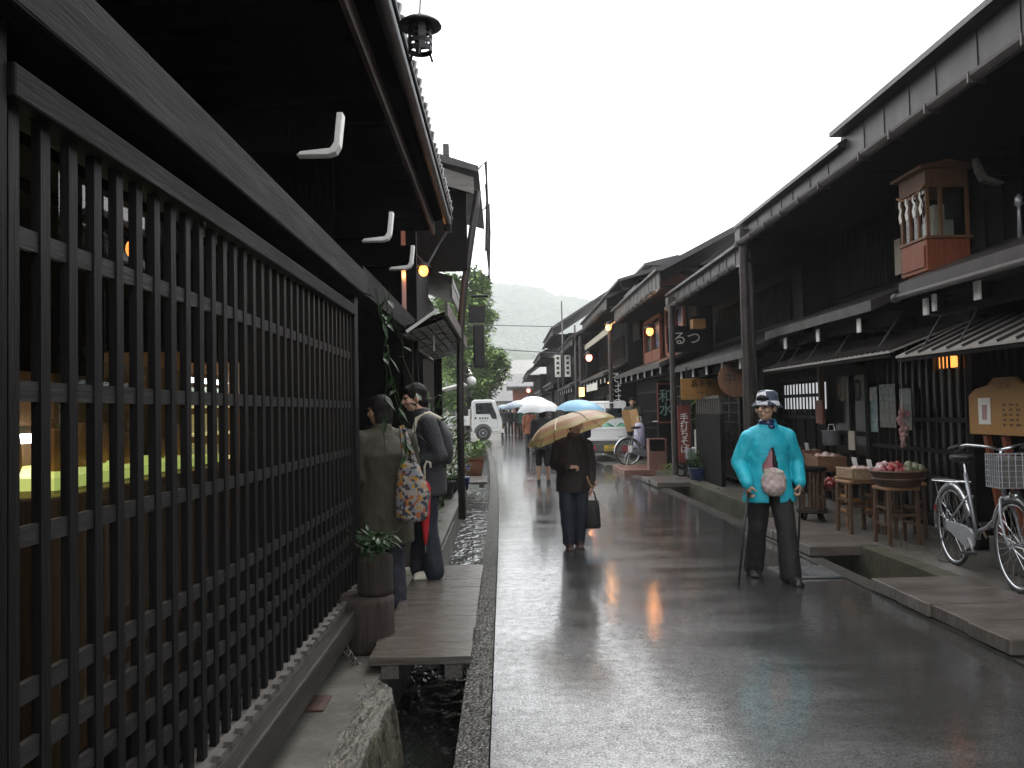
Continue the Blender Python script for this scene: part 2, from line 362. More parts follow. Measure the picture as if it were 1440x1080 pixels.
# distant side street at the bend
struct(part('side_street','wet_asphalt',None,lambda b:b.box(-40,-1.3,41.2,46.5,-.6,-.004)))
# ------------------------------------------------------------------ hills
def hill(name,m,y,depth,prof,seed,amp,sc_,nx=240,ny=14):
    b=MB(); xs=[prof[0][0]+(prof[-1][0]-prof[0][0])*i/nx for i in range(nx+1)]; rows=[]
    def h(x):
        for (xa,ha),(xb,hb) in zip(prof,prof[1:]):
            if xa<=x<=xb: t=(x-xa)/(xb-xa); t=t*t*(3-2*t); return ha+(hb-ha)*t
        return 0
    for j in range(ny+1):
        t=j/ny; row=[]
        for x in xs:
            yy=y+depth*t; q=V((x*sc_,yy*sc_*.4,seed)); bump=(mnoise.noise(q)*.6+mnoise.noise(q*2.7)*.45+abs(mnoise.noise(q*6.1))*.5)*amp
            row.append(b.bm.verts.new((x,yy,-.7+max(0,h(x))*math.sin(t*PI*.5)**.8+bump*min(1,t*3))))
        rows.append(row)
    for A,B in zip(rows,rows[1:]):
        for i in range(nx): b.bm.faces.new((A[i],A[i+1],B[i+1],B[i]))
    return struct(b.build(name,m,smooth=True))
mat('hill_forest',(.08,.115,.06),.9,(.012,.022,.012),scale=.09,bump=1,bscale=.25,detail=10,bdist=6)
hill('hills','hill_forest',650,230,[(-860,90),(-350,112),(-130,126),(-54,127),(18,133),(60,121),(104,114),(150,104),(260,100),(430,130),(860,110)],3,8,.06,360,18)
hill('low_hill','hill_forest',330,110,[(-400,32),(-120,40),(-24,38),(4,34),(28,26),(52,30),(120,44),(320,36)],8,3.4,.09)
# haze of the rain
hz=MB().box(-940,940,-70,1010,-2.2,158).build('haze',None); hz['kind']='stuff'
m=bpy.data.materials.new('haze_air'); N,L=nt(m); N.remove(N['Principled BSDF']); pv=N.new('ShaderNodeVolumePrincipled'); pv.inputs['Color'].default_value=(.97,.98,1,1); pv.inputs['Density'].default_value=.0007; pv.inputs['Anisotropy'].default_value=.1
L.new(pv.outputs[0],N['Material Output'].inputs['Volume']); hz.data.materials.append(m)
# ================================================================== near left lattice house
L1=thing('townhouse','dark townhouse with the long black lattice filling the left foreground','house',(-1.05,1.7,0),world=True)
XW=-1.05
def f(b):
    b.box(-1.24,-1.135,-3,5.95,2.2,2.49); b.box(-2.1,-2.0,-3,9.4,2.491,3.9)
    b.box(-1.24,-1.13,-3,1.5,.12,2.5)                           # wall behind the camera
    b.box(-4.2,-4.1,-3,9.5,-.1,3.6)                              # back wall
    b.box(-4.1,-1.2,5.95,6.03,0,3.6)                              # party wall to entry
    b.box(-4.1,-1.14,-3.1,-3.0,0,3.6)
    b.box(-4.1,-1.14,9.42,9.5,0,3.6)
    b.box(-2.4,-2.3,6.03,9.42,0,3.6)
part('wall','eave_shade_wood',L1,f)
part('floor','dark_wood_y',L1,lambda b:b.box(-4.1,-1.24,-3,5.95,.28,.34))
part('ceiling','dark_wood_y',L1,lambda b:(b.box(-4.1,-2.101,-3,9.4,3.0,3.05),b.box(-2.0,-1.14,-3,5.95,2.50,2.53)))
def f(b):
    y=1.79
    while y<5.76:
        b.box(XW-.023,XW+.0,y-.020,y+.020,.30,2.17); y+=.124
lat=part('lattice','lattice_wood',L1,f)
def f(b):
    for z in (1.885,1.545,1.225,.885,.755,.625,.50):
        b.box(XW-.020,XW-.005,1.737,5.80,z-.023,z+.023)
part('rail','lattice_wood_y',lat,f)
part('pane','pane_glass',L1,lambda b:b.box(-1.122,-1.118,1.737,5.8,.34,2.16))
part('pillar','post_wood',L1,lambda b:b.box(-1.16,-1.03,1.45,1.735,.02,2.318),bevel=.006)
part('pillar','lattice_wood',L1,lambda b:b.box(-1.16,-1.03,5.79,5.93,.02,2.318),bevel=.006)
part('top_rail','lintel_wood',L1,lambda b:b.box(-1.13,-1.016,1.736,5.79,2.165,2.24),bevel=.006)
def f(b):
    b.box(-1.19,-.965,-3,6.0,2.32,2.495)
part('lintel','lintel_wood',L1,f,bevel=.01)
def f(b):
    b.box(-1.16,-.93,.2,6.02,.135,.27); 
part('sill_beam','sill_wood',L1,f,bevel=.012)
def f(b):
    b.box(-1.12,-1.0,.2,5.79,.271,.302)
    y=1.92
    while y<5.76: b.box(-1.02,-.99,y-.034,y+.034,.303,.322); y+=.124
part('sill_trim','grey_wood',L1,f)
def f(b): b.box(-1.3,-1.22,-3,5.95,-.02,.132)
part('footing','dark_wood_y',L1,f)
def f(b):                                                       # roof slab and its sheathing
    b.prism([(-.56,3.80),(-.56,3.74),(-.80,3.66),(-5.2,5.2),(-5.2,5.34)],-3,9.5,'y')
rf=part('roof','eave_shade_wood',L1,f)
def f(b):
    y=-2.9
    while y<9.5:
        b.box(-2.0,-.78,y-.05,y+.05,3.50,3.62); y+=.48
part('rafter','eave_shade_wood',rf,f)
part('fascia','rust',rf,lambda b:b.box(-.775,-.745,-3,9.45,3.52,3.655))
def f(b):
    b.tube([(-.60,-3,3.70),(-.60,9.5,3.66)],.045,10)
    b.box(-.645,-.565,9.45,9.56,3.56,3.76)
part('gutter','black_iron',rf,f,smooth=True)
def f(b):
    b.tube([(-.545,-3,3.735),(-.545,9.5,3.70)],.008,6)
    b.tube([(-.6,9.52,3.58),(-.72,9.6,3.42),(-.86,9.62,3.18)],.012,6)
part('wire','silver_paint',rf,f)
def f(b):
    y=-2.9; r=random.Random(3)
    while y<9.5:
        z=3.80+r.uniform(-.008,.008); b.tube([(-.545-r.uniform(0,.02),y,z-.012),(-.8,y,z+.10)],.05,8); y+=.155
part('tile_edge','roof_tile',rf,f,smooth=True)
for (y,zz) in ((3.89,2.70),(5.67,2.66),(7.02,2.70)):
    a=part('bracket_arm','eave_shade_wood',L1,lambda b:b.box(-2.0,-.775,y-.03,y+.03,zz+.02,zz+.20))
    def f(b):                                                     # white painted lip round the beam end
        pts=[(-.95,zz),(-.80,zz),(-.765,zz+.012),(-.745,zz+.045),(-.728,zz+.20),(-.757,zz+.20),(-.772,zz+.06),(-.79,zz+.032),(-.93,zz+.018)]
        b.prism(pts,y-.033,y+.033,'y')
    part('white_tip','white_paint',a,f,bevel=.004)
def f(b): b.box(-1.12,-1.02,9.36,9.5,0,2.5); b.box(-1.14,-1.0,6.0,9.5,2.36,2.56)
part('entry_frame','dark_wood_y',L1,f)
# lit shop behind the lattice: lamps and show cases stand inside
def counter(loc,lab,w=1.6,panel='shelf_yellow'):
    t=thing('display_counter',lab,'counter',loc,0)
    part('base','brown_wood',t,lambda b:b.box(-.28,.28,-w/2,w/2,0,.89),bevel=.01)
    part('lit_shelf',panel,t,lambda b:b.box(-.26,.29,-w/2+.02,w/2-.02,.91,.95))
    part('back_panel','brown_wood',t,lambda b:b.box(-.30,-.27,-w/2,w/2,.90,1.35))
    part('glass_case','pane_glass',t,lambda b:b.box(.295,.30,-w/2,w/2,.90,1.35))
    def g(b):
        r=random.Random(int(loc[1]*10)); y=-w/2+.1
        while y<w/2-.08:
            h=r.uniform(.08,.2); b.lathe([(.03,.951),(.045,.99),(.035,.95+h),(.02,.96+h)],(r.uniform(-.1,.15),y,0),8); y+=r.uniform(.1,.16)
    part('goods','terracotta',t,g,smooth=True)
    return t
counter((-1.75,3.5,.34),'brown shop counter with a yellow lit shelf seen through the near lattice bars')
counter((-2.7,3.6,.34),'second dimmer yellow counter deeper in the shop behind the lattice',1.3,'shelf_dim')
def tube_lamp(loc,lab,l=.5):
    t=thing('tube_lamp',lab,'lamp',loc,0,'fluorescent tubes inside the lattice shop')
    part('housing','silver_paint',t,lambda b:b.box(-.03,.03,-l/2,l/2,.02,.05)); part('tube','tube_white',t,lambda b:b.tube([(0,-l/2+.02,0),(0,l/2-.02,0)],.018,8))
tube_lamp((-1.85,3.4,1.41),'short white fluorescent tube glowing low over the lit counter behind the lattice',.55)
tube_lamp((-2.1,2.05,1.62),'small white tube lamp near the left picture edge behind the first lattice bars',.35)
t=thing('display_cabinet','tall warm lit glass cabinet with shelves inside the shop behind the middle lattice bars','cabinet',(-1.95,5.05,.34))
part('case','brown_wood',t,lambda b:(b.box(-.22,-.2,-.5,.5,0,1.5),b.box(-.22,.2,-.52,-.48,0,1.5),b.box(-.22,.2,.48,.52,0,1.5),b.box(-.22,.2,-.52,.52,0,.45)))
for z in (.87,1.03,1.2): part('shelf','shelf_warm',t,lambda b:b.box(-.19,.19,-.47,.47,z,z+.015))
part('tube','tube_white',t,lambda b:b.tube([(.12,-.44,1.36),(.12,.44,1.36)],.015,8))
def g(b):
    r=random.Random(2)
    for z in (.886,1.046,1.216):
        for i in range(7): b.box(-.1,.08,-.43+i*.125,-.36+i*.125+r.uniform(0,.03),z,z+r.uniform(.05,.12))
part('goods','paper',t,g)
t=thing('pendant_bulb','small orange bulb hanging in the dark shop behind the upper lattice','lamp',(-2.0,4.5,2.40)); part('bulb','lamp_orange',t,lambda b:b.ell((0,0,0),(.035,.035,.05),8),smooth=True); part('cord','black_iron',t,lambda b:b.tube([(0,0,.04),(0,0,.09)],.006,6))
t=thing('wall_shelf','brown shelf board with pale parcels on the shop wall behind the lattice','shelf',(-2.9,3.2,1.6)); part('board','brown_wood',t,lambda b:(b.box(-.2,.2,-1.2,1.2,0,.03),b.box(-.2,.2,-1.2,1.2,.35,.38)))
def g(b):
    r=random.Random(5)
    for i in range(12): b.box(-.12,.15,-1.15+i*.19,-1.02+i*.19,.031,.03+r.uniform(.1,.28))
part('parcel','plaster',t,g)
t=thing('wall_panel','ochre lit partition panel at the back of the shop behind the lattice','panel',(-3.6,3.0,.34)); part('panel','sign_wood',t,lambda b:b.box(-.03,.03,-1.6,1.6,.0,2.0)); part('frame','dark_wood',t,lambda b:[b.box(.031,.06,-1.6+i*.8-.03,-1.6+i*.8+.03,0,2.0) for i in range(5)])
for loc,e,c in (((-2.5,2.9,2.6),28,(1,.74,.36)),((-2.3,4.9,2.6),12,(1,.70,.36))):
    pl=bpy.data.lights.new('shop_light','POINT'); pl.energy=e; pl.color=c; pl.shadow_soft_size=.12; po=bpy.data.objects.new('shop_light',pl); po.location=loc; col.objects.link(po)
# ------------------------------------------------------------------ iron lantern under the eave
t=thing('hanging_lantern','black cast iron lantern with cut-out windows hanging against the white sky','lantern',(-.325,3.5,3.02))
def f(b):
    n=12
    for i in range(n):                                            # pierced drum
        a0,a1=2*PI*i/n,2*PI*(i+1)/n
        def P(a,z,r=.052): return (r*math.cos(a),r*math.sin(a),z)
        def panel(z0,z1,fa=0,fb=1):
            x0,x1=a0+(a1-a0)*fa,a0+(a1-a0)*fb
            b.prism([P(x0,0)[:2],P(x1,0)[:2],P(x1,0,.046)[:2],P(x0,0,.046)[:2]],z0,z1,'z')
        panel(0,.022); panel(.034,.052); panel(.092,.115)
        if i%3==0: panel(.0221,.0919)
        else: panel(.0521,.0919,0,.14); panel(.0521,.0919,.86,1); panel(.068,.074,.141,.859)
part('drum','black_iron',t,f)
part('hood','black_iron',t,lambda b:b.lathe([(.03,.15),(.06,.142),(.088,.124),(.094,.112),(.088,.110),(.05,.116)],n=18),smooth=True)
for i in range(3):
    a=i*2*PI/3+.5; part('foot','black_iron',t,lambda b:b.tube([(.045*math.cos(a),.045*math.sin(a),.0),(.056*math.cos(a),.056*math.sin(a),-.032)],.006,6))
part('hook','black_iron',t,lambda b:(b.ell((0,0,.158),(.014,.014,.016),8),b.tube([(0,0,.17),(.004,0,.25),(-.003,0,.40),(-.1,.02,.70),(-.2,.02,.73)],.004,6)),smooth=True)
# ------------------------------------------------------------------ natural stone beside the channel, cover plate
def f(b):
    n,k=90,26
    rows=[]
    for i in range(n+1):
        y=2.2+2.62*i/n; e=math.sin(min(1,(4.84-y)/.5)*PI/2); row=[]
        for j in range(k+1):
            t_=j/k; x=-.80+(.25+.03*math.sin(y*3))*t_*e
            z=.018*e-(max(0,t_-.72)/.28)**1.5*.5
            q=V((x*4,y*3.2,z*4)); d=mnoise.noise(q)*.010+mnoise.noise(q*2.9)*.014+abs(mnoise.noise(q*6.5))*-.022+mnoise.noise(q*15)*.006
            row.append(b.bm.verts.new((x+d*.6*(t_>.2),y,z+d-.02)))
        rows.append(row)
    for A,B in zip(rows,rows[1:]):
        for j in range(k): b.bm.faces.new((A[j],A[j+1],B[j+1],B[j]))
struct(part('edge_stone','natural_stone',None,f,smooth=True))
tag(part('cover_plate','rust',None,lambda b:b.box(-1.13,-.93,4.2,4.42,-.003,.006),loc=(-1,4.3,-.003)),'small rusty iron cover plate set in the concrete ledge under the lattice','cover plate')
# chain under the sill
def f(b):
    for i in range(10):
        y=5.05-.0*i; a=i/9; b.tube([( -.95+.1*a+.015*math.cos(k*PI/4),4.9+.12*a+.012*math.sin(k*PI/4)*(i%2),.11-.16*math.sin(a*PI*.5)+.03*math.sin(k*PI/4)*(1 if i%2==0 else .5)) for k in range(8)],.006,6,closed=True)
tag(part('chain','pipe_metal',None,f,smooth=True,loc=(-.9,5,0)),'short pale chain hanging below the sill beam beside the stump planter','chain')
# ------------------------------------------------------------------ plank bridges over the channel
def bridge(x0,x1,y0,y1,n,lab,grp='plank bridges over the left channel'):
    t=thing('plank_bridge',lab,'footbridge',((x0+x1)/2,y0,0),0,grp,world=True); r=random.Random(int(y0*7))
    w=(y1-y0)/n
    for i in range(n):
        a=y0+i*w+.004; c=y0+(i+1)*w-.004; e=r.uniform(-.012,.012)
        def f(b):
            b.box(x0+e,x1+e*.6,a,c,.038+r.uniform(-.003,.004),.085+r.uniform(-.002,.003))
        part('plank','grey_wood_x',t,f,bevel=.005)
    for x in (x0+.12,x1-.1): part('bearer','grey_wood',t,lambda b:b.box(x-.05,x+.05,y0+.02,y1-.02,-.04,.034))
    return t
bridge(-.80,-.215,4.78,7.6,9,'weathered wet plank bridge over the dark channel in the left foreground')
bridge(-1.0,-.36,16.5,18.0,4,'second plank bridge further up the channel, below the terracotta pot')
# ------------------------------------------------------------------ second left house
L2=thing('townhouse','second left house with orange wall lamp and a small shingled awning','house',(-1.2,11,0),world=True)
def f(b):
    b.box(-3.6,-1.25,9.56,14.2,2.4,4.75); b.box(-3.6,-2.0,9.56,14.2,0,2.4)
part('wall','dark_wood',L2,f)
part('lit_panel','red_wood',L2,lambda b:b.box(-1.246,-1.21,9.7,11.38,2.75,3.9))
part('wing_wall','dark_wood',L2,lambda b:b.box(-1.24,-.46,11.42,11.6,3.45,4.62))
def f(b):
    b.prism([(-.27,4.66),(-.27,4.74),(-1.1,5.02),(-3.9,5.9),(-3.9,5.78),(-1.1,4.90)],10.9,14.4,'y')
r2=part('roof','eave_metal',L2,f)
part('gable_board','grey_wood_x',r2,lambda b:b.prism([(-.34,4.62),(-.34,4.40),(-1.05,4.62),(-1.05,4.86)],11.02,11.07,'y'))
part('ridge_cap','roof_tile',r2,lambda b:b.box(-.74,-.66,10.95,11.1,4.905,5.06))
def f(b):
    for yy in (11.5,13.9): b.tube([(-.2,yy,3.72),(-.17,yy,4.5),(-.175,yy,4.98),(-.36,yy,4.80)],.018,6)
    for zz in (3.75,4.05,4.35,4.65,4.96): b.tube([(-.19,11.5,zz),(-.19,13.9,zz)],.010,6)
    for i in range(7): b.tube([(-.19,11.9+i*.3,3.75),(-.185,11.9+i*.3,4.96)],.008,6)
part('eave_frame','black_iron',L2,f)
def f(b): b.tube([(-.30,11.5,4.56),(-.34,11.5,4.3),(-.50,11.5,3.3),(-.58,11.5,2.6),(-.60,11.5,1.5),(-.60,11.5,0.0)],.052,10)
part('downpipe','eave_metal',L2,f,smooth=True)
def shingles():
    t=part('awning_roof','dark_wood_y',L2,lambda b:b.prism([(-1.06,2.34),(-.60,2.50),(-.60,2.54),(-1.06,2.38)],8.7,13.0,'y'))
    def f(b):
        r=random.Random(9)
        for j in range(5):
            y=8.72
            while y<12.95:
                l=r.uniform(.16,.26); x=-1.05+j*.09; z=2.335+j*.0313
                b.obox((x+.04,y+l/2,z-.012-r.uniform(0,.012)),(.078,l*.92,.016),Matrix.Rotation(-R(19),3,'Y')); y+=l
    part('shingle','grey_wood',t,f)
    part('edge_board','grey_wood',t,lambda b:b.bar((-.575,8.6,2.56),(-.575,13.2,2.56),.03,.15))
    part('batten','white_paint',t,lambda b:(b.bar((-1.0,8.66,2.33),(-.66,8.66,2.56),.02,.03),b.tube([(-.80,9.7,2.47),(-.80,9.72,2.2)],.008,6)))
shingles()
part('post','dark_wood',L2,lambda b:b.box(-1.08,-.96,13.0,13.12,0,2.34))
part('post','dark_wood',L2,lambda b:b.box(-1.10,-.98,9.58,9.7,0,3.6))
def lamp(name,loc,lab,m,r=.05,arm=(-.18,0,.08),group=None,rr=1):
    t=thing(name,lab,'lamp',loc,0,group)
    part('bulb',m,t,lambda b:b.ell((0,0,0),(r,r,r*1.25),10),smooth=True)
    pl=bpy.data.lights.new('lamp_glow','POINT'); pl.energy=4.5 if loc[1]<40 else 10; pl.color=(1,.42,.14); pl.shadow_soft_size=.04; po=bpy.data.objects.new('lamp_glow',pl); po.location=(loc[0]-.10,loc[1]-.10,loc[2]-.07); col.objects.link(po)
    part('shade','black_iron',t,lambda b:b.lathe([(r*.5,r*1.9),(r*.9,r*1.5),(r*1.9,r*.8),(r*1.8,r*.75),(r*.6,r*1.2)],n=14),smooth=True)
    part('bracket','black_iron',t,lambda b:b.tube([(0,0,r*1.8),(arm[0]*.4,arm[1]*.4,r*1.8+arm[2]),arm],.012,6))
    return t
lamp('wall_lamp',(-1.0,10.7,3.32),'bright orange lamp on the brown wall of the second left house','lamp_warm',.06,(-.21,0,.1))
t=thing('globe_lamp','unlit white globe lamp on the left post above the walkway','lamp',(-.44,11.5,1.9)); part('globe','white_paint',t,lambda b:b.ell((0,0,0),.072,12),smooth=True); part('bracket','black_iron',t,lambda b:b.tube([(-.17,0,.05),(-.1,0,.09),(0,0,.07)],.016,8))
t=thing('vertical_sign','black vertical shop board hanging on the left below the awning','sign',(-.33,11.75,2.0)); part('board','black_iron',t,lambda b:b.box(-.08,.08,-.02,.02,.1,.72),bevel=.02); part('hanger','black_iron',t,lambda b:(b.box(-.14,.10,-.015,.015,.74,.98),b.tube([(-.1,0,1.12),(.14,0,1.12)],.02,8)))
L3=thing('townhouse','low grey house with a flat eave behind the left downpipe','house',(-2,15.5,0),world=True)
part('wall','dark_wood',L3,lambda b:b.box(-4,-1.4,14.6,17.3,0,3.7))
part('roof','eave_metal',L3,lambda b:b.prism([(-.85,3.74),(-.85,3.86),(-4.2,5),(-4.2,4.9)],14.5,17.5,'y'))
part('fascia','grey_wood',L3,lambda b:b.box(-.90,-.86,14.5,17.5,3.5,3.735))
part('window','window_dark',L3,lambda b:b.box(-1.399,-1.37,15,16.6,2.5,3.3))
# carport and low wall further along
t=thing('carport','small white roofed shelter on thin posts beside the parked lorry','carport',(-1.6,36,0),world=True)
part('roof','white_paint',t,lambda b:b.prism([(-3.6,2.2),(-1.65,2.65),(-1.65,2.72),(-3.6,2.28)],35,38,'y'))
for y in (35.2,37.8): part('post','white_paint',t,lambda b:b.tube([(-1.9,y,0),(-1.9,y,2.56)],.05,8))
# ------------------------------------------------------------------ greenery on the left
def plant(b,c,rad,h,n,l,w,r,droop=.3):
    for i in range(n):
        a=r.uniform(0,2*PI); q=math.sqrt(r.random()); z=r.random()
        p=V(c)+V((math.cos(a)*rad*q*(.4+.6*z),math.sin(a)*rad*q*(.4+.6*z),h*z))
        d=V((math.cos(a),math.sin(a),r.uniform(-droop,1))); b.leaf(p,d,(0,0,1),l*r.uniform(.6,1.3),w*r.uniform(.6,1.2))
t=thing('stump_planter','two stacked tree stumps holding a low green plant at the end of the lattice','planter',(-.90,5.32,-.005))
r=random.Random(4)
def log(b,rad,z0,z1,c=(0,0)):
    n=22; rings=[]
    for k,(z,s) in enumerate(((z0,.96),(z0+.03,1.02),((z0+z1)/2,.98),(z1-.03,1.0),(z1,.93))):
        rings.append([b.bm.verts.new((c[0]+rad*s*(1+.06*mnoise.noise(V((math.cos(2*PI*j/n)*2,math.sin(2*PI*j/n)*2,rad*9))))*math.cos(2*PI*j/n),c[1]+rad*s*(1+.06*mnoise.noise(V((math.cos(2*PI*j/n)*2,math.sin(2*PI*j/n)*2,rad*9))))*math.sin(2*PI*j/n),z)) for j in range(n)])
    for A,B in zip(rings,rings[1:]):
        for j in range(n): b.bm.faces.new((A[j],A[(j+1)%n],B[(j+1)%n],B[j]))
    b.bm.faces.new(rings[0][::-1]); b.bm.faces.new(rings[-1])
part('stump','stump_bark',t,lambda b:log(b,.185,0,.335),smooth=True)
part('stump','stump_bark',t,lambda b:log(b,.115,.336,.58,(.06,.02)),smooth=True)
part('leaves','leaf_dark',t,lambda b:plant(b,(.06,.02,.58),.15,.14,160,.07,.035,r,.9),)
def vine(b):
    r=random.Random(12)
    for k in range(4):
        p=V((-.02+r.uniform(-.06,.06),r.uniform(-.05,.05),2.35)); 
        for i in range(14):
            q=p+V((r.uniform(-.02,.035),r.uniform(-.02,.02),-.07-.03*r.random())); b.tube([p,q],.003,4); p=q
            if r.random()<.55: b.leaf(p,V((r.uniform(-.5,1),r.uniform(-1,.3),r.uniform(-1,.2))),(0,0,1),.11*r.uniform(.7,1.4),.04)
tag(part('hanging_vine','leaf_dark',None,lambda b:vine(b),loc=(0,0,0)),'dark glossy trailing plant hanging at the end of the lattice above the khaki coat','plant').location=(-.80,5.75,0)
def pot_plant(name,loc,lab,pm,lm,pr,ph,rad,h,n,l,w,seed,droop=.3):
    r=random.Random(seed); t=thing(name,lab,'potted plant',loc,0)
    part('pot',pm,t,lambda b:b.lathe([(pr*.72,0),(pr*.9,ph*.6),(pr,ph*.9),(pr*1.08,ph*.92),(pr*1.08,ph),(pr*.9,ph*.99),(pr*.85,ph*.88)],n=20),smooth=True)
    part('leaves',lm,t,lambda b:plant(b,(0,0,ph*.85),rad,h,n,l,w,r,droop)); return t
pot_plant('potted_plant',(-.72,19.2,.0),'terracotta pot of pale green leaves at the channel edge on the left','terracotta','leaf_light',.26,.42,.42,.4,420,.16,.06,21,.9)
pot_plant('potted_plant',(-1.05,14.2,.0),'tall fresh green shrub in a dark pot beside the left post','black_iron','leaf_light',.2,.3,.34,1.15,520,.17,.05,22)
pot_plant('potted_plant',(-.98,15.4,.0),'mid green bush growing behind the left post','black_iron','leaf_mid',.2,.3,.40,.9,480,.15,.05,23)
pot_plant('potted_plant',(-1.15,12.9,.0),'dark leafy plant with white flowers in shade behind the checked shirt','black_iron','leaf_mid',.2,.3,.36,1.5,460,.18,.06,24)
t=thing('stone_trough','grey stone trough with a small green plant between the two shoppers','planter',(-.86,8.35,.0))
part('trough','concrete',t,lambda b:(b.box(-.14,.14,-.35,.35,0,.2),b.box(-.14,.14,-.35,-.29,.201,.28),b.box(-.14,.14,.29,.35,.201,.28),b.box(-.14,-.09,-.289,.289,.201,.28),b.box(.09,.14,-.289,.289,.201,.28)),bevel=.008)
part('leaves','leaf_mid',t,lambda b:plant(b,(0,0,.2),.2,.4,170,.14,.05,random.Random(6)))
t=thing('blue_flower_pot','small pot with blue flowers at the foot of the left post','potted plant',(-.80,15.9,0.0)); part('pot','blue_glaze',t,lambda b:b.lathe([(.09,0),(.13,.2),(.14,.24),(.12,.23)],n=16),smooth=True); part('leaves','leaf_mid',t,lambda b:plant(b,(0,0,.22),.16,.3,90,.1,.035,random.Random(8)))
mat('flower_blue',(.12,.12,.5),.5,(.08,.07,.4),scale=9,bump=0)
part('flowers','flower_blue',t,lambda b:[b.ell((random.Random(i).uniform(-.13,.13),random.Random(i+50).uniform(-.13,.13),.35+random.Random(i+90).uniform(0,.2)),.025,5) for i in range(14)],smooth=True)
# moss tuft on channel wall
tag(part('moss','leaf_light',None,lambda b:plant(b,(0,0,0),.06,.18,110,.03,.012,random.Random(5),.6),loc=(-.60,3.75,-.36)),'bright green moss tuft on the stone side of the near channel','moss',kind='stuff')
# ------------------------------------------------------------------ big tree
def tree(name,loc,lab,h,cr,z0,seed,nleaf,lsize,lm='crown_green',trunk=.22):
    r=random.Random(seed); t=thing(name,lab,'tree',loc,0,'street trees')
    def f(b):
        b.tube([(0,0,0),(.05,.02,h*.3),(-.05,.05,h*.6),(0,0,h*.93)],[trunk,trunk*.8,trunk*.5,trunk*.1],10)
        for i in range(16):
            z=z0+(h*.9-z0)*i/16; a=i*2.4; l=cr*(1-.6*i/16)*.8; b.tube([(0,0,z),(math.cos(a)*l*.5,math.sin(a)*l*.5,z+.25),(math.cos(a)*l,math.sin(a)*l,z+.3)],[trunk*.3,trunk*.2,trunk*.05],6)
    part('trunk','bark',t,f,smooth=True)
    def f(b):
        cl=[]
        for i in range(70):
            z=r.random(); zz=z0+(h-z0)*z; rad=cr*(1-.55*z**3)*(.9+.1*math.sin(z*9+seed)); a=r.uniform(0,2*PI); q=r.uniform(.55,1.0)
            cl.append((V((math.cos(a)*rad*q,math.sin(a)*rad*q,zz)),cr*r.uniform(.2,.36)))
        for i in range(nleaf):
            c,s=cl[i%len(cl)]; d=V((r.gauss(0,1),r.gauss(0,1),r.gauss(0,.75))); d.normalize(); p=c+d*s*r.random()**.4
            n=V((r.gauss(0,1),r.gauss(0,1),r.gauss(0,1))).normalized(); b.leaf(p,V((n.x,n.y,n.z*.6-.2)),(0,0,1) if abs(n.z)<.9 else (1,0,0),lsize*r.uniform(.6,1.4),lsize*.55)
    part('crown',lm,t,f); return t
tree('roadside_tree',(-2.1,47,-.1),'tall dense green tree rising behind the parked lorry on the left',9.1,2.35,2.2,5,23000,.31)
tree('roadside_tree',(-5.2,38,-.1),'second green tree further left, mostly behind the second house',8.7,2.6,2.2,6,11000,.26)
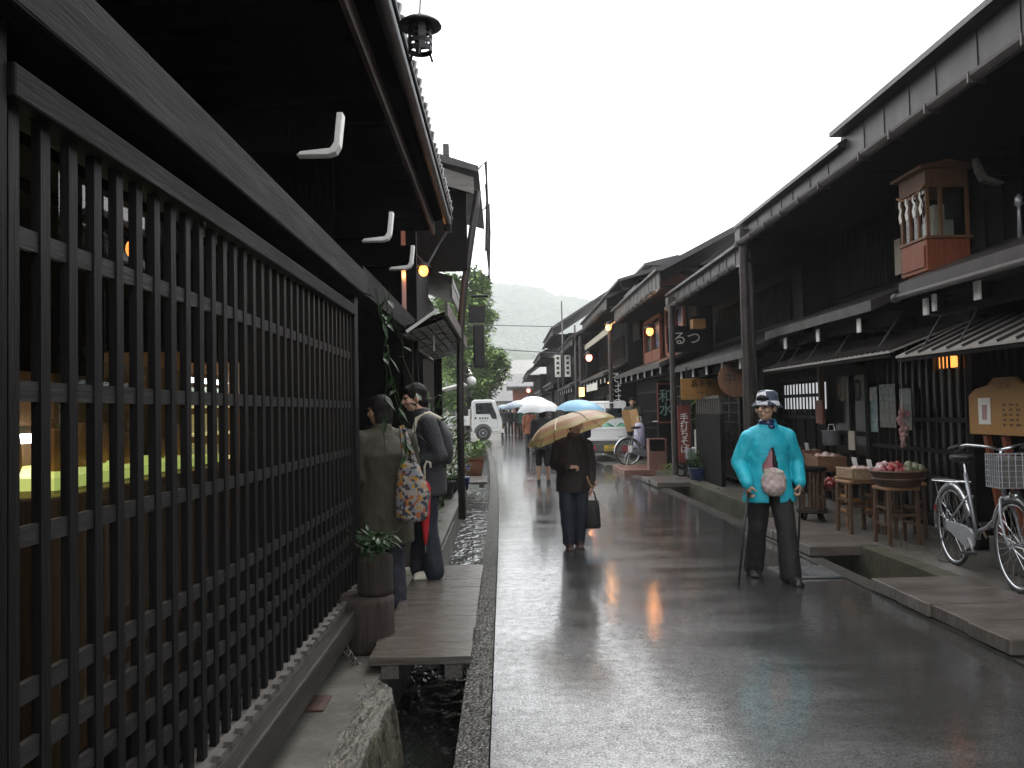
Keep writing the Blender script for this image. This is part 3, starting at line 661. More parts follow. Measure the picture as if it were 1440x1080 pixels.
# ================================================================== houses on the right
def house_R(lab,y0,y1,xw,xe,ze,fh,zh,xh,dx=0,rr=9,nraf=5,ylow=None,ridge=1.6,win=True,door=True,wallm='dark_wood',fasm='eave_metal',raf_z=None,plain=False,gut=True):
    """street house: lower wall at xw, upper eave (gutter) at x=xe, height ze, fascia fh high, pent roof edge (xh, zh)"""
    T=thing('townhouse',lab,'house',(xw+dx,(y0+y1)/2,0),world=True); X=lambda x:x+dx
    yl0,yl1=ylow or (y0,y1); xu=xw+.22
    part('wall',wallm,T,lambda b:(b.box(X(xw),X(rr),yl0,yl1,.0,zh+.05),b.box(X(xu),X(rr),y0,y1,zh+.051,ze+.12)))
    def f(b):
        b.prism([(X(xe-.06),ze+fh),(X(xe-.06),ze+fh+.045),(X(6.4),ze+fh+ridge),(X(rr+1),ze+fh+ridge*.4),(X(rr+1),ze+fh+ridge*.4-.08),(X(6.4),ze+fh+ridge-.12),(X(xe+.09),ze+fh)],y0-.12,y1+.12,'y')
    rf=part('roof','roof_tile',T,f)
    def f(b):
        b.box(X(xe+.03),X(xe+.06),y0,y1,ze+.0,ze+fh-.002)
        y=y0+.35; r=random.Random(int(y0*10))
        while y<y1-.05: b.box(X(xe+.022),X(xe+.029),y,y+.014,ze,ze+fh-.004); y+=.42+r.uniform(-.02,.16)
    part('fascia',fasm,rf,f)
    part('soffit','dark_wood_x',rf,lambda b:b.box(X(xe+.062),X(xu),y0,y1,ze+.02,ze+.07))
    if gut:
        def f(b):
            n=8; P=[(X(xe-.05)+.06*math.cos(PI+PI*k/n),ze-.0+.065*math.sin(PI+PI*k/n)) for k in range(n+1)]
            Q=[(X(xe-.05)+.054*math.cos(PI+PI*k/n),ze-.0+.059*math.sin(PI+PI*k/n)) for k in range(n,-1,-1)]
            b.prism(P+Q,y0,y1,'y')
            y=y0+.3
            while y<y1: b.box(X(xe-.115),X(xe+.03),y,y+.018,ze-.075,ze+.006); y+=.62
        part('gutter','pipe_metal',rf,f)
    hs=part('pent_roof','eave_metal',T,lambda b:b.prism([(X(xh),zh-.11),(X(xh),zh),(X(xh+.14),zh+.05),(X(xu),zh+.34),(X(xu),zh+.29),(X(xh+.12),zh-.06)],y0+.05,y1-.05,'y'))
    part('beam','dark_wood_y',hs,lambda b:b.box(X(xh+.2),X(xh+.32),y0+.06,y1-.06,zh-.24,zh-.115))
    for i in range(nraf):
        y=y0+(y1-y0)*(i+.5)/nraf; z=raf_z or zh-.22
        a=part('rafter_beam','dark_wood_x',hs,lambda b:b.box(X(xh+.12),X(xw+.01),y-.035,y+.035,z-.07,z+.07))
        part('rafter_end','white_paint',T,lambda b:b.box(X(xh+.095),X(xh+.118),y-.04,y+.04,z-.078,z+.078),bevel=.006)
    if plain: return T
    L=y1-y0
    if win:
        for k,(a,c) in enumerate(((.08,.44),(.54,.92))):
            ya,yb=y0+L*a,y0+L*c; z0,z1=zh+.5,min(ze-.2,zh+1.15)
            wf=part('window','window_dark',T,lambda b:b.box(X(xu-.012),X(xu-.001),ya,yb,z0,z1))
            def f(b):
                y=ya
                while y<yb: b.box(X(xu-.05),X(xu-.014),y,y+.035,z0-.03,z1+.03); y+=.11
                b.box(X(xu-.06),X(xu-.051),ya-.06,yb+.06,z0-.08,z0-.031); b.box(X(xu-.06),X(xu-.051),ya-.06,yb+.06,z1+.031,z1+.09)
            part('lattice','dark_wood',wf,f)
    if door:
        ya,yb=yl0+(yl1-yl0)*.1,yl0+(yl1-yl0)*.42
        d=part('door','window_dark',T,lambda b:b.box(X(xw-.02),X(xw-.004),ya,yb,.18,1.95))
        def f(b):
            n=9
            for i in range(n+1):
                y=ya+(yb-ya)*i/n; b.box(X(xw-.04),X(xw-.021),y-.012,y+.012,.18,1.95)
            for i in range(9): z=.18+1.77*i/8; b.box(X(xw-.046),X(xw-.0405),ya,yb,z-.014,z+.014)
        part('lattice','grey_wood',d,f)
        def f(b):
            ya2,yb2=yl0+(yl1-yl0)*.52,yl0+(yl1-yl0)*.93; y=ya2
            while y<yb2: b.box(X(xw-.05),X(xw-.01),y,y+.03,.5,1.9); y+=.085
            for z in (.5,.95,1.4,1.9): b.box(X(xw-.06),X(xw-.051),ya2,yb2,z-.03,z+.03)
        part('lattice','lattice_wood',T,f)
    return T
def downpipe(T,x,y,z0,z1,r=.06,second=True,m='pipe_metal',hop=True):
    def f(b):
        b.tube([(x+.02,y-.05,z1),(x+.0,y-.05,z1-.12),(x+.0,y,z1-.3),(x,y,z0)],[r*1.15,r*1.1,r,r],12)
        for z in (z0+.6,z0+1.5,z1-.5): b.lathe([(r*1.12,z),(r*1.12,z+.05)],(x,y,0),12)
        if hop: b.box(x-.1,x+.1,y-.18,y+.06,z1-.03,z1+.12)
    part('downpipe',m,T,f,smooth=False,auto=40)
    if second: part('downpipe',m,T,lambda b:b.tube([(x+.13,y+.12,z0),(x+.13,y+.12,z1-.35),(x+.25,y+.12,z1-.22),(x+1.0,y+.1,z1-.15)],r*.72,10),smooth=True)
# R1: nearest
R1=house_R('nearest dark timber house on the right with two metal awnings',8.45,12.02,4.55,3.52,3.86,.24,2.55,3.82,nraf=3,ylow=(1.5,13.3),raf_z=2.34,win=False,door=False)
def ext():
    def f(b): b.prism([(3.42,4.235),(3.42,4.285),(6.4,5.9),(10,4.8),(10,4.72),(6.4,5.78),(3.60,4.235)],-3,8.44,'y')
    rf=part('roof','roof_tile',R1,f)
    def f(b):
        b.box(3.545,3.575,-3,8.44,3.86,4.232); y=-2.7; r=random.Random(77)
        while y<8.3: b.box(3.537,3.544,y,y+.014,3.862,4.228); y+=.42+r.uniform(-.02,.2)
        b.box(3.545,3.9,8.441,8.46,3.95,4.23)
    part('fascia','eave_metal',rf,f)
    def f(b):
        n=8; P=[(3.47+.06*math.cos(PI+PI*k/n),3.86+.065*math.sin(PI+PI*k/n)) for k in range(n+1)]; Q=[(3.47+.054*math.cos(PI+PI*k/n),3.86+.059*math.sin(PI+PI*k/n)) for k in range(n,-1,-1)]
        b.prism(P+Q,-3,8.44,'y'); y=-2.8
        while y<8.3: b.box(3.405,3.54,y,y+.018,3.785,3.866); y+=.62
    part('gutter','pipe_metal',rf,f)
    part('soffit','dark_wood_x',rf,lambda b:b.box(3.577,4.77,-3,8.44,3.88,3.93))
    part('eave_end','dark_wood',R1,lambda b:b.box(3.62,4.76,11.9,11.93,3.55,3.885))
    part('wall','dark_wood',R1,lambda b:b.box(4.77,9,-3,8.44,2.605,3.98))
    hs=part('pent_roof','eave_metal',R1,lambda b:b.prism([(3.74,2.48),(3.74,2.60),(3.88,2.66),(4.77,3.0),(4.77,2.95),(3.86,2.55)],-2,7.72,'y'))
    part('edge_tube','pipe_metal',hs,lambda b:(b.tube([(3.72,-2,2.47),(3.72,7.74,2.47)],.03,8),b.lathe([(.045,0),(.045,.06)],(3.72,7.76,2.47),10,Matrix.Rotation(PI/2,3,'X'))),smooth=True)
    part('beam','dark_wood_y',hs,lambda b:b.box(4.0,4.12,-2,7.7,2.28,2.42))
    for y,z,w in ((7.55,2.36,.04),(7.40,2.38,.03),(6.72,2.39,.045),(5.4,2.38,.04)):
        part('rafter_beam','dark_wood_x',hs,lambda b:b.box(3.915,4.56,y-w+.004,y+w-.004,z-.07,z+.07))
        part('rafter_end','white_paint',R1,lambda b:b.box(3.89,3.913,y-w,y+w,z-.078,z+.078),bevel=.006)
    for y,x in ((7.2,4.25),(6.3,4.25)):                          # curved white bracket hooks under the eave
        part('white_tip','grey_wood',R1,lambda b:b.prism([(x,3.42),(x+.16,3.38),(x+.2,3.4),(x+.04,3.46),(x+.01,3.52),(x-.03,3.62),(x-.06,3.62),(x-.04,3.5)],y-.03,y+.03,'y'))
        part('bracket_arm','dark_wood_x',R1,lambda b:b.box(x+.02,4.77,y-.028,y+.028,3.47,3.62))
    # upper storey: boarding, shutters, window bars, pale panel
    def f(b):
        y=2
        while y<11.9: b.box(4.742,4.769,y,y+.03,2.97,3.95); y+=.30
    part('batten','dark_wood',R1,f)
    wf=part('window','window_dark',R1,lambda b:b.box(4.728,4.741,8.35,9.35,2.98,3.55))
    def f(b):
        y=8.36
        while y<9.34: b.box(4.68,4.726,y,y+.03,2.98,3.56); y+=.095
        b.box(4.66,4.679,8.28,9.42,2.90,2.975); b.box(4.66,4.679,8.28,9.42,3.565,3.64)
    part('lattice','lattice_wood',wf,f)
    part('panel','plaster',R1,lambda b:b.box(4.70,4.74,9.52,9.78,3.0,3.42))
    def f(b):
        y=10.0
        while y<11.6: b.box(4.69,4.73,y,y+.025,2.95,3.8); y+=.085
    part('lattice','lattice_wood',R1,f)
    part('post','dark_wood',R1,lambda b:b.box(4.64,4.76,9.42,9.5,2.9,3.9))
    # ground floor
    def f(b):
        y=11.62
        while y<13.28: b.box(4.495,4.51,y,y+.026,1.30,2.2); y+=.135
        for z in (1.30,1.62,1.86,2.2): b.box(4.462,4.469,11.58,13.28,z-.025,z+.025)
    wn=part('window','sky_pane_glow',R1,lambda b:b.box(4.53,4.548,11.62,13.28,1.42,1.80))
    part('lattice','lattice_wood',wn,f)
    def f(b):
        y=11.6
        while y<13.3: b.box(4.525,4.549,y,y+.02,.15,1.26); y+=.42
    part('batten','dark_wood',R1,f)
    d=part('door','window_dark',R1,lambda b:b.box(4.52,4.548,10.1,11.35,.16,1.85))
    part('door_frame','dark_wood',d,lambda b:[b.box(4.49,4.519,y-.03,y+.03,.16,1.9) for y in (10.1,10.7,11.35)]+[b.box(4.485,4.4895,10.1,11.35,z-.03,z+.03) for z in (.5,1.1,1.88)])
    part('handle','chrome',d,lambda b:b.box(4.475,4.484,10.2,10.225,.95,1.1))
    def f(b):
        y=7.9
        while y<10.0: b.box(4.47,4.51,y,y+.024,.3,2.2); y+=.15
        for z in (.3,.7,.98,1.3,2.2): b.box(4.458,4.469,7.85,10.0,z-.022,z+.022)
    part('lattice','lattice_wood',R1,f)
    part('window','window_dark',R1,lambda b:b.box(4.53,4.547,7.9,10,.3,2.2))
    def f(b):
        y=3
        while y<7.7: b.box(4.50,4.54,y,y+.024,.3,2.2); y+=.12
        for z in (.3,.9,1.5,2.2): b.box(4.49,4.499,3,7.7,z-.022,z+.022)
    part('lattice','dark_wood',R1,f)
    part('post','dark_wood',R1,lambda b:b.box(4.40,4.53,7.72,7.84,.1,2.45))
    part('post','dark_wood',R1,lambda b:b.box(4.42,4.54,10.0,10.09,.1,2.45))
    part('post','brown_wood',R1,lambda b:b.box(4.40,4.455,11.43,11.52,1.2,2.05))
ext()
downpipe(R1,3.53,11.93,.1,3.9,.067)
def awning(lab,y0,y1,xf,zf,xb,zb,step,rods):
    t=thing('awning',lab,'awning',(xf,(y0+y1)/2,zf),world=True)
    part('sheet','awning_metal',t,lambda b:b.prism([(xf,zf),(xf,zf+.02),(xb,zb+.02),(xb,zb)],y0,y1,'y'))
    def f(b):
        y=y0+.02
        while y<y1: b.bar((xf-.004,y,zf+.032),(xb,y,zb+.032),.018,.022); y+=step
    part('seam','eave_metal',t,f)
    part('edge','dark_wood_y',t,lambda b:b.box(xf+.012,xf+.05,y0+.01,y1-.01,zf-.035,zf-.001))
    for y in rods: part('rod','black_iron',t,lambda b:b.tube([(xf+.12,y,zf+.05),(xf+.42,y+.02,2.44)],.008,6))
awning('ribbed dark metal awning over the shop window on the right, further from the bicycle',7.95,11.85,3.74,1.965,4.48,2.24,.125,(8.5,9.6,10.5,11.2,11.7))
awning('pale seamed metal awning above the goods stools and wooden signboard',4.0,7.75,3.70,1.90,4.40,2.22,.235,(7.5,6.9,5.6))
# shrine-like cabinet on the pent roof
t=thing('roof_shrine','small orange wooden shrine cabinet with a straw rope and paper streamers on the pent roof','shrine',(3.98,7.84,2.70),0,world=False)
part('base','red_wood',t,lambda b:b.box(-.03,.38,-.25,.25,0,.30),bevel=.008)
part('drawer','red_wood',t,lambda b:b.box(-.043,-.031,-.22,.22,.04,.24),bevel=.004)
part('ledge','brown_wood_x',t,lambda b:b.box(-.045,.40,-.265,.265,.301,.325))
def f(b):
    for y in (-.235,-.08,.08,.235): b.box(-.02,.01,y-.014,y+.014,.326,.78)
    b.box(.35,.38,-.25,-.22,.326,.78); b.box(.35,.38,.22,.25,.326,.78); b.box(-.025,.38,-.25,.25,.781,.95); b.box(.1,.13,-.25,-.225,.326,.78)
part('cabinet_frame','brown_wood',t,f)
part('pane','pane_glass',t,lambda b:(b.box(.0,.004,-.22,.22,.33,.78),b.box(.13,.35,-.238,-.234,.33,.78)))
part('back','dark_wood',t,lambda b:b.box(.34,.349,-.21,.21,.326,.78))
part('roof','brown_wood_x',t,lambda b:b.prism([(-.08,.951),(-.09,.975),(.17,1.03),(.44,.975),(.43,.951)],-.30,.30,'y'))
part('inner_altar','plaster',t,lambda b:(b.box(.1,.3,-.12,.12,.33,.5),b.box(.15,.25,-.06,.06,.501,.66)))
part('rope','pale_wood',t,lambda b:b.tube([(-.04,-.27+.54*i/10,.80-.07*math.sin(PI*i/10)) for i in range(11)],[.011+.004*(i%2) for i in range(11)],8),smooth=True)
for i,y in enumerate((-.2,-.08,.05,.17)):
    part('paper_streamer','paper',t,lambda b:b.prism([(y,.75),(y+.03,.75),(y+.04,.70),(y+.01,.66),(y+.045,.60),(y+.02,.53),(y-.02,.55),(y+.0,.61),(y-.025,.66),(y+.01,.70)],-.046-.004*i,-.043-.004*i,'x'))
t=thing('roof_vase','thin dark metal finial standing on the pent roof beside the shrine cabinet','ornament',(4.45,7.0,2.80)); part('stem','silver_paint',t,lambda b:b.lathe([(.02,0),(.015,.3),(.012,.34),(.035,.36),(.03,.42),(.008,.45)],n=10),smooth=True)
# glowing lantern behind lattice
t=thing('lit_lantern','orange glowing paper lantern hanging behind the dark lattice under the pale awning','lantern',(4.40,8.15,1.82)); part('paper','lamp_orange',t,lambda b:b.box(-.04,.04,-.13,.13,0,.11),bevel=.01); part('frame','black_iron',t,lambda b:[b.box(-.06,-.042,-.145+i*.07,-.125+i*.07,-.02,.13) for i in range(5)]+[b.box(-.03,.03,-.01,.01,.111,.35)])
# R2
R2=house_R('second right house with a round board, lattice door and wooden hanging signs',12.06,17.3,4.2,3.52,3.58,.25,2.30,3.52,nraf=5,ylow=(13.3,17.3),raf_z=2.13,win=True,door=False)
d=part('door','window_dark',R2,lambda b:b.box(4.17,4.196,14.55,15.75,.16,1.78))
def f(b):
    for i in range(11): y=14.55+1.2*i/10; b.box(4.15,4.169,y-.01,y+.01,.5,1.72)
    for i in range(8): z=.5+1.22*i/7; b.box(4.143,4.1495,14.55,15.75,z-.012,z+.012)
    for y in (14.55,15.15,15.75): b.box(4.135,4.1425,y-.035,y+.035,.16,1.8)
    b.box(4.13,4.1345,14.5,15.8,1.74,1.80)
part('lattice','grey_wood',d,f)
part('screen_wall','dark_wood',R2,lambda b:b.box(3.75,3.82,14.35,16.2,.09,1.35))
def f(b):
    y=14.4
    while y<16.2: b.box(3.76,3.80,y,y+.05,1.351,1.62); y+=.17
    b.box(3.74,3.84,14.35,16.2,1.621,1.68)
part('slats','grey_wood',R2,f)
downpipe(R2,3.50,17.0,.1,3.62,.062,second=False)
part('corner_pillar','dark_wood',R2,lambda b:b.box(3.55,4.19,19.0,19.12,.1,2.1))
# R3.. further houses
def near_bend(y): return bend(y)
R3=house_R('third right house with red window frames and a bright lamp under the eave',17.5,24.6,4.1,3.45,4.0,.38,2.45,3.45,dx=-.12,nraf=7,raf_z=2.3,win=False,fasm='grey_wood')
for ya,yb in ((18.6,20.6),(21.4,23.8)):
    wf=part('window','window_dark',R3,lambda b:b.box(4.15,4.19,ya,yb,2.92,3.8))
    def f(b):
        for y in (ya,(ya+yb)/2,yb): b.box(4.08,4.149,y-.06,y+.06,2.8,3.9)
        b.box(4.09,4.148,ya,yb,2.74,3.05); b.box(4.09,4.148,ya,yb,3.85,3.95)
    part('frame','red_wood',wf,f)
    part('curtain','blue_glaze',wf,lambda b:b.box(4.135,4.147,ya+.25,ya+.75,3.1,3.7))
R4=house_R('fourth right house with a high eave and a pale beam beneath it',25.3,33,3.95,3.5,4.55,.32,2.6,3.4,dx=-.32,nraf=7,fasm='grey_wood',ridge=1.2)
part('pale_beam','plaster',R4,lambda b:b.box(3.28-.0,3.33,25.3,32.9,3.82,4.02))
R5=house_R('fifth right house, low eave with a signboard, beyond the lorry',33.4,41,3.9,3.5,4.1,.3,2.5,3.4,dx=-.7,nraf=6,ridge=1.7)
R6=house_R('sixth right house, tall with a steep dark roof above its neighbours',41.3,50,4.1,3.5,5.2,.35,2.9,3.4,dx=-1.0,nraf=6,ridge=1.9)
R7=house_R('seventh right house with a drooping gutter far down the street',50.3,60,4.1,3.4,4.6,.3,2.7,3.4,dx=-1.15,nraf=5,ridge=1.5)
R8=house_R('eighth right house, hazy and low near the end of the street',60.3,74,4.0,3.3,4.0,.3,2.6,3.3,dx=-1.5,nraf=4,ridge=2.3)
for Tn,y,x,z in ((R3,24.9,3.25,4.1),(R4,32.9,3.1,4.4),(R5,40.8,2.75,4.0)): downpipe(Tn,x,y,.05,z,.06,second=False,hop=False)
# raised back roof behind the third house
t=thing('rear_house','taller house rising behind the third right house with an overhanging gabled roof','house',(5,25,0),world=True)
part('wall','dark_wood',t,lambda b:b.box(4.0,6.4,24.0,27.4,3.5,5.25))
part('roof','roof_tile',t,lambda b:(b.prism([(3.35,5.12),(3.35,5.2),(5.2,5.72),(6.9,5.2),(6.9,5.1),(5.2,5.62)],23.6,27.8,'y')))
part('lower_roof','roof_tile',t,lambda b:b.prism([(3.5,4.62),(3.5,4.70),(4.7,5.20),(6.2,4.75),(6.2,4.65),(4.7,5.1)],21.4,23.55,'y'))
part('gable','red_wood',t,lambda b:b.prism([(3.75,4.60),(4.7,5.0),(5.9,4.62)],21.6,21.65,'y'))
part('gutter_hook','black_iron',t,lambda b:b.tube([(3.42,23.7,5.1),(3.5,23.7,4.95),(3.75,23.7,4.9),(3.85,23.7,4.75)],.025,6))
part('roof_cap','roof_tile',t,lambda b:b.prism([(4.3,5.75),(4.3,5.82),(5.3,6.05),(6.2,5.8),(6.2,5.72)],24.6,26.4,'y'))
part('cap_wall','plaster',t,lambda b:b.box(4.6,5.9,24.8,26.2,5.3,5.76))
lamp('wall_lamp',(3.55,19.8,3.32),'bright orange lamp under the eave of the third right house','lamp_warm',.085,(.5,0,.1))
lamp('wall_lamp',(3.2,24.75,3.93),'small amber lamp on the eave corner above the white pickup','lamp_yellow',.085,(.3,0,.1))
lamp('wall_lamp',(3.25,31,3.42),'pink glowing lamp under the eave of the fourth right house','lamp_pink',.12,(.4,0,.1))
lamp('wall_lamp',(2.3,75,3.3),'tiny red lamp far down the street above the umbrellas','lamp_pink',.17,(.4,0,.1))
t=thing('shop_lantern','small yellow lit box lantern over the white pickup cab','lantern',(2.85,30,1.95)); part('box','lamp_yellow',t,lambda b:b.box(-.09,.09,-.09,.09,0,.33)); part('cap','black_iron',t,lambda b:(b.box(-.11,.11,-.11,.11,.331,.37),b.tube([(0,0,.37),(.3,0,.6)],.015,6)))
t=thing('ceiling_light','yellow light fitting glowing under the pent roof beyond the pickup','lamp',(3.4,25.8,2.28)); part('diffuser','lamp_yellow',t,lambda b:b.box(-.1,.1,-.3,.3,0,.05)); part('housing','black_iron',t,lambda b:b.box(-.12,.12,-.32,.32,.051,.09))
# shop curtain strips (white noren tabs) under R4 pent roof
t=thing('shop_banner','row of white shop cloth tabs hanging under the pent roof beyond the pickup','banner',(3.0,28,2.1))
for i in range(6): part('tab','paper',t,lambda b:b.box(-.01,.01,-1.6+i*.56,-1.2+i*.56,.0,.24))
# poles
def pole(x,y,h,r,lab,cross=False,group=None):
    t=thing('utility_pole',lab,'pole',(x,y,0),0,group)
    part('shaft','pipe_metal',t,lambda b:b.tube([(0,0,0),(0,0,h)],[r,r*.7],10),smooth=True)
    if cross: part('crossarm','black_iron',t,lambda b:(b.box(-.5,.5,-.04,.04,h-.6,h-.52),b.box(-.35,.35,-.04,.04,h-1.2,h-1.12)))
    return t
pole(2.7,37,6.35,.045,'thin grey pole carrying the white shop signs above the umbrellas')
pole(2.95,33.4,4.9,.06,'brown post at the corner of the fourth house behind the pickup')
def wire(name,a,c,sag,lab,r=.012):
    n=14; tag(part(name,'black_iron',None,lambda b:b.tube([V(a).lerp(V(c),i/n)-V((0,0,sag*4*(i/n)*(1-i/n))) for i in range(n+1)],r,5)),lab,'cable')
wire('overhead_cable',(2.7,37,5.2),(-30,60,10.2),.35,'thin overhead cable crossing in front of the misty hill, upper one',.018)
wire('overhead_cable',(2.7,37,4.0),(-26,62,9.2),.25,'lower overhead cable crossing toward the tree',.02)
t=thing('hanging_sign','pair of white upright shop signs hung on the thin pole','sign',(2.62,37,2.95))
for x in (-.28,.16): part('board','paper',t,lambda b:b.box(x,x+.26,-.06,.06,0,.98),bevel=.01)
for x in (-.28,.16): part('lettering','black_iron',t,lambda b:[b.box(x+.07,x+.19,-.068,-.061,.12+i*.22,.24+i*.22) for i in range(4)])
part('arm','black_iron',t,lambda b:b.box(-.35,.45,-.03,.03,1.0,1.06))
# end of the street
def far_house(x,y,w,dp,h,rh,lab,rm='roof_tile',wm='plaster',axis='x'):
    t=thing('distant_house',lab,'house',(x,y,-.5),0,None)
    part('wall',wm,t,lambda b:b.box(-w/2,w/2,-dp/2,dp/2,0,h))
    if axis=='x': part('roof',rm,t,lambda b:b.prism([(-w/2-.7,h-.15),(0,h+rh),(w/2+.7,h-.15),(w/2+.7,h-.35),(-w/2-.7,h-.35)],-dp/2-.6,dp/2+.6,'y'))
    else: part('roof',rm,t,lambda b:b.prism([(-dp/2-.7,h-.15),(0,h+rh),(dp/2+.7,h-.15),(dp/2+.7,h-.35),(-dp/2-.7,h-.35)],-w/2-.6,w/2+.6,'x'))
    for i in range(4): part('window','window_dark',t,lambda b:b.box(-w/2+w*(i+.25)/4,-w/2+w*(i+.7)/4,-dp/2-.03,-dp/2-.01,h*.3,h*.62))
    return t
far_house(-1.0,110,9,9,3.4,2.2,'pale walled house with a dark roof closing the end of the street',axis='y',rm='roof_tile')
far_house(-4.5,128,8,9,4.6,3.0,'house with a pale shining roof at the far end, left of the red lamp',rm='paper',axis='x')
far_house(4.6,92,7,10,5.4,2.2,'brown distant house with a wide pale roof above the white umbrellas',rm='concrete_pale',wm='brown_wood',axis='y')
far_house(3.2,81,4.5,6,4.4,1.2,'low hazy brown shop beyond the eighth house with a rust red front',wm='red_wood',axis='y')
far_house(1.5,168,16,10,9,3,'faint white building in the mist below the hill',wm='white_paint',rm='paper',axis='y')
# ================================================================== things along the right side
SW=.09
# iron grate in the road
t=thing('drain_grate','iron drain grate set in the road behind the person in the turquoise jacket','grate',(2.62,7.32,.001))
def f(b):
    b.box(-.26,.26,-.26,.26,.0,.006)
part('frame','black_iron',t,f)
def f(b):
    for i in range(10): b.box(-.24,.24,-.235+i*.05,-.222+i*.05,.007,.017)
    for i in range(10): b.box(-.235+i*.05,-.222+i*.05,-.24,.24,.0172,.022)
part('bars','chrome',t,f)
# slabs over the right gutter
def slab(x0,x1,y0,y1,m,lab,n,skew=0):
    t=thing('gutter_slab',lab,'slab',((x0+x1)/2,y0,0),0,'slabs laid over the right gutter',world=True); r=random.Random(int(y0*13)); w=(y1-y0)/n
    for i in range(n):
        def f(b):
            b.box(x0+r.uniform(-.01,.03),x1,y0+i*w+.003,y0+(i+1)*w-.003,.02 if n>1 else -.02,.085+r.uniform(.0,.006)+.022)
            noisy(b.bm,.004,3,i)
        part('plank' if n>1 else 'stone',m,t,f,bevel=.008)
    return t
mat('slab_brown',(.135,.115,.10),.34,(.05,.042,.037),scale=3,bump=.5,bscale=12,stretch=(.6,2,1),detail=10)
mat('slab_red',(.22,.10,.07),.35,(.12,.06,.045),scale=4,bump=.2)
slab(2.86,3.62,4.75,6.55,'slab_brown','broad wet plank slab over the right gutter below the front wheel of the bicycle',4)
slab(2.90,3.60,8.0,10.2,'slab_brown','stone slab over the right gutter beside the person in turquoise',2)
slab(2.78,3.60,15.2,16.8,'slab_brown','slab over the right gutter in front of the red noodle banner',2)
slab(2.66,3.45,18.4,20.4,'slab_red','reddish slab over the gutter before the second bicycle',1)
# ------------------------------------------------------------------ stools
def make_stool(s=1):
    t=thing('stool','stool','stool',(0,0,0),0,'wooden stools carrying baskets of goods')
    h=.57; w=.30; d=.28
    for sx in (-1,1):
        for sy in (-1,1): part('leg','stool_wood',t,lambda b:b.bar((sx*(w/2),sy*(d/2),0),(sx*(w/2-.012),sy*(d/2-.012),h-.04),.036,.036),bevel=.004)
    for sx in (-1,1):
        for z in (.20,.36): part('stretcher','stool_wood',t,lambda b:b.box(sx*(w/2-.008)-.011,sx*(w/2-.008)+.011,-d/2+.018,d/2-.018,z-.012,z+.012))
    for sy in (-1,1): part('stretcher','stool_wood',t,lambda b:b.box(-w/2+.018,w/2-.018,sy*(d/2-.008)-.011,sy*(d/2-.008)+.011,.28,.305))
    part('seat','pale_wood',t,lambda b:(b.box(-w/2-.02,w/2+.02,-d/2-.02,d/2+.02,h-.039,h)),bevel=.016)
    return t
s0=make_stool()
stl=[((3.88,8.22,SW),.05,'front stool nearest the camera, under the big round fruit basket'),((3.82,9.0,SW),.1,'second stool, between the fruit basket stool and the orange stool'),
((4.16,8.62,SW),-.1,'stool in the dark behind the fruit basket stool'),((4.22,10.75,SW),.05,'stool under the square wicker basket, further along the shop front'),((4.33,11.15,SW),.0,'stool at the back under the second wicker basket')]
for i,(l,a,lb) in enumerate(stl):
    o=s0 if i==0 else dup(s0); o.location=l; o.rotation_euler=(0,0,a); o['label']=lb
o=dup(s0,(3.95,9.35,SW),.0,'brighter orange wood stool standing third in the row'); 
for ch in o.children:
    ch.data=ch.data.copy(); ch.data.materials.clear(); ch.data.materials.append(MATS['pale_wood'] if ch.name.startswith('leg') else MATS['sign_wood'])
def wick(name,c,c2):
    m=mat(name,c,.6,c2,scale=60,stretch=(1,1,.4),bump=.8,bscale=90,bdist=.01); return m
wick('wicker',(.24,.12,.055),(.07,.03,.015)); wick('wicker_dark',(.11,.055,.03),(.03,.015,.009)); wick('wicker_pale',(.35,.24,.15),(.16,.1,.06))
def basket_round(loc,r_,h,lab,m):
    t=thing('basket',lab,'basket',loc,0,'baskets of goods in front of the shop')
    part('bowl',m,t,lambda b:b.lathe([(r_*.72,0),(r_*.80,.02),(r_*.9,h*.5),(r_,h*.93),(r_*1.04,h),(r_*.97,h*1.0),(r_*.9,h*.75),(r_*.7,h*.5)],n=30),smooth=True)
    part('rim',m,t,lambda b:(b.tube([(r_*1.02*math.cos(a),r_*1.02*math.sin(a),h) for a in [2*PI*i/30 for i in range(30)]],.014,6,closed=True),b.tube([(r_*.93*math.cos(a),r_*.93*math.sin(a),h*.5) for a in [2*PI*i/30 for i in range(30)]],.012,6,closed=True)),smooth=True)
    return t
def basket_square(loc,w,d,h,lab,m,rz=0):
    t=thing('basket',lab,'basket',loc,rz,'baskets of goods in front of the shop')
    def f(b):
        b.box(-w/2,w/2,-d/2,d/2,0,.015); b.box(-w/2-.01,-w/2+.01,-d/2,d/2,.016,h); b.box(w/2-.01,w/2+.01,-d/2,d/2,.016,h); b.box(-w/2+.011,w/2-.011,-d/2-.002,-d/2+.014,.016,h); b.box(-w/2+.011,w/2-.011,d/2-.014,d/2+.002,.016,h)
    part('body',m,t,f,bevel=.005)
    part('rim',m,t,lambda b:b.tube([(-w/2,-d/2,h),(w/2,-d/2,h),(w/2,d/2,h),(-w/2,d/2,h)],.014,6,closed=True))
    return t
def heap(name,loc,lab,cat,m,n,rad,s,seed,h=.06,flat=1):
    r=random.Random(seed); 
    def f(b):
        for i in range(n):
            a=r.uniform(0,2*PI); q=rad*math.sqrt(r.random()); k=s*r.uniform(.7,1.2); b.ell((math.cos(a)*q,math.sin(a)*q,h*(1-(q/rad)**2)+r.uniform(0,.03)),(k,k*r.uniform(.7,1),k*flat),6,Matrix.Rotation(r.uniform(0,3),3,'Z'))
    o=tag(part(name,m,None,f,smooth=True,loc=(0,0,0)),lab,cat); o.location=loc; o['kind']='stuff'; return o
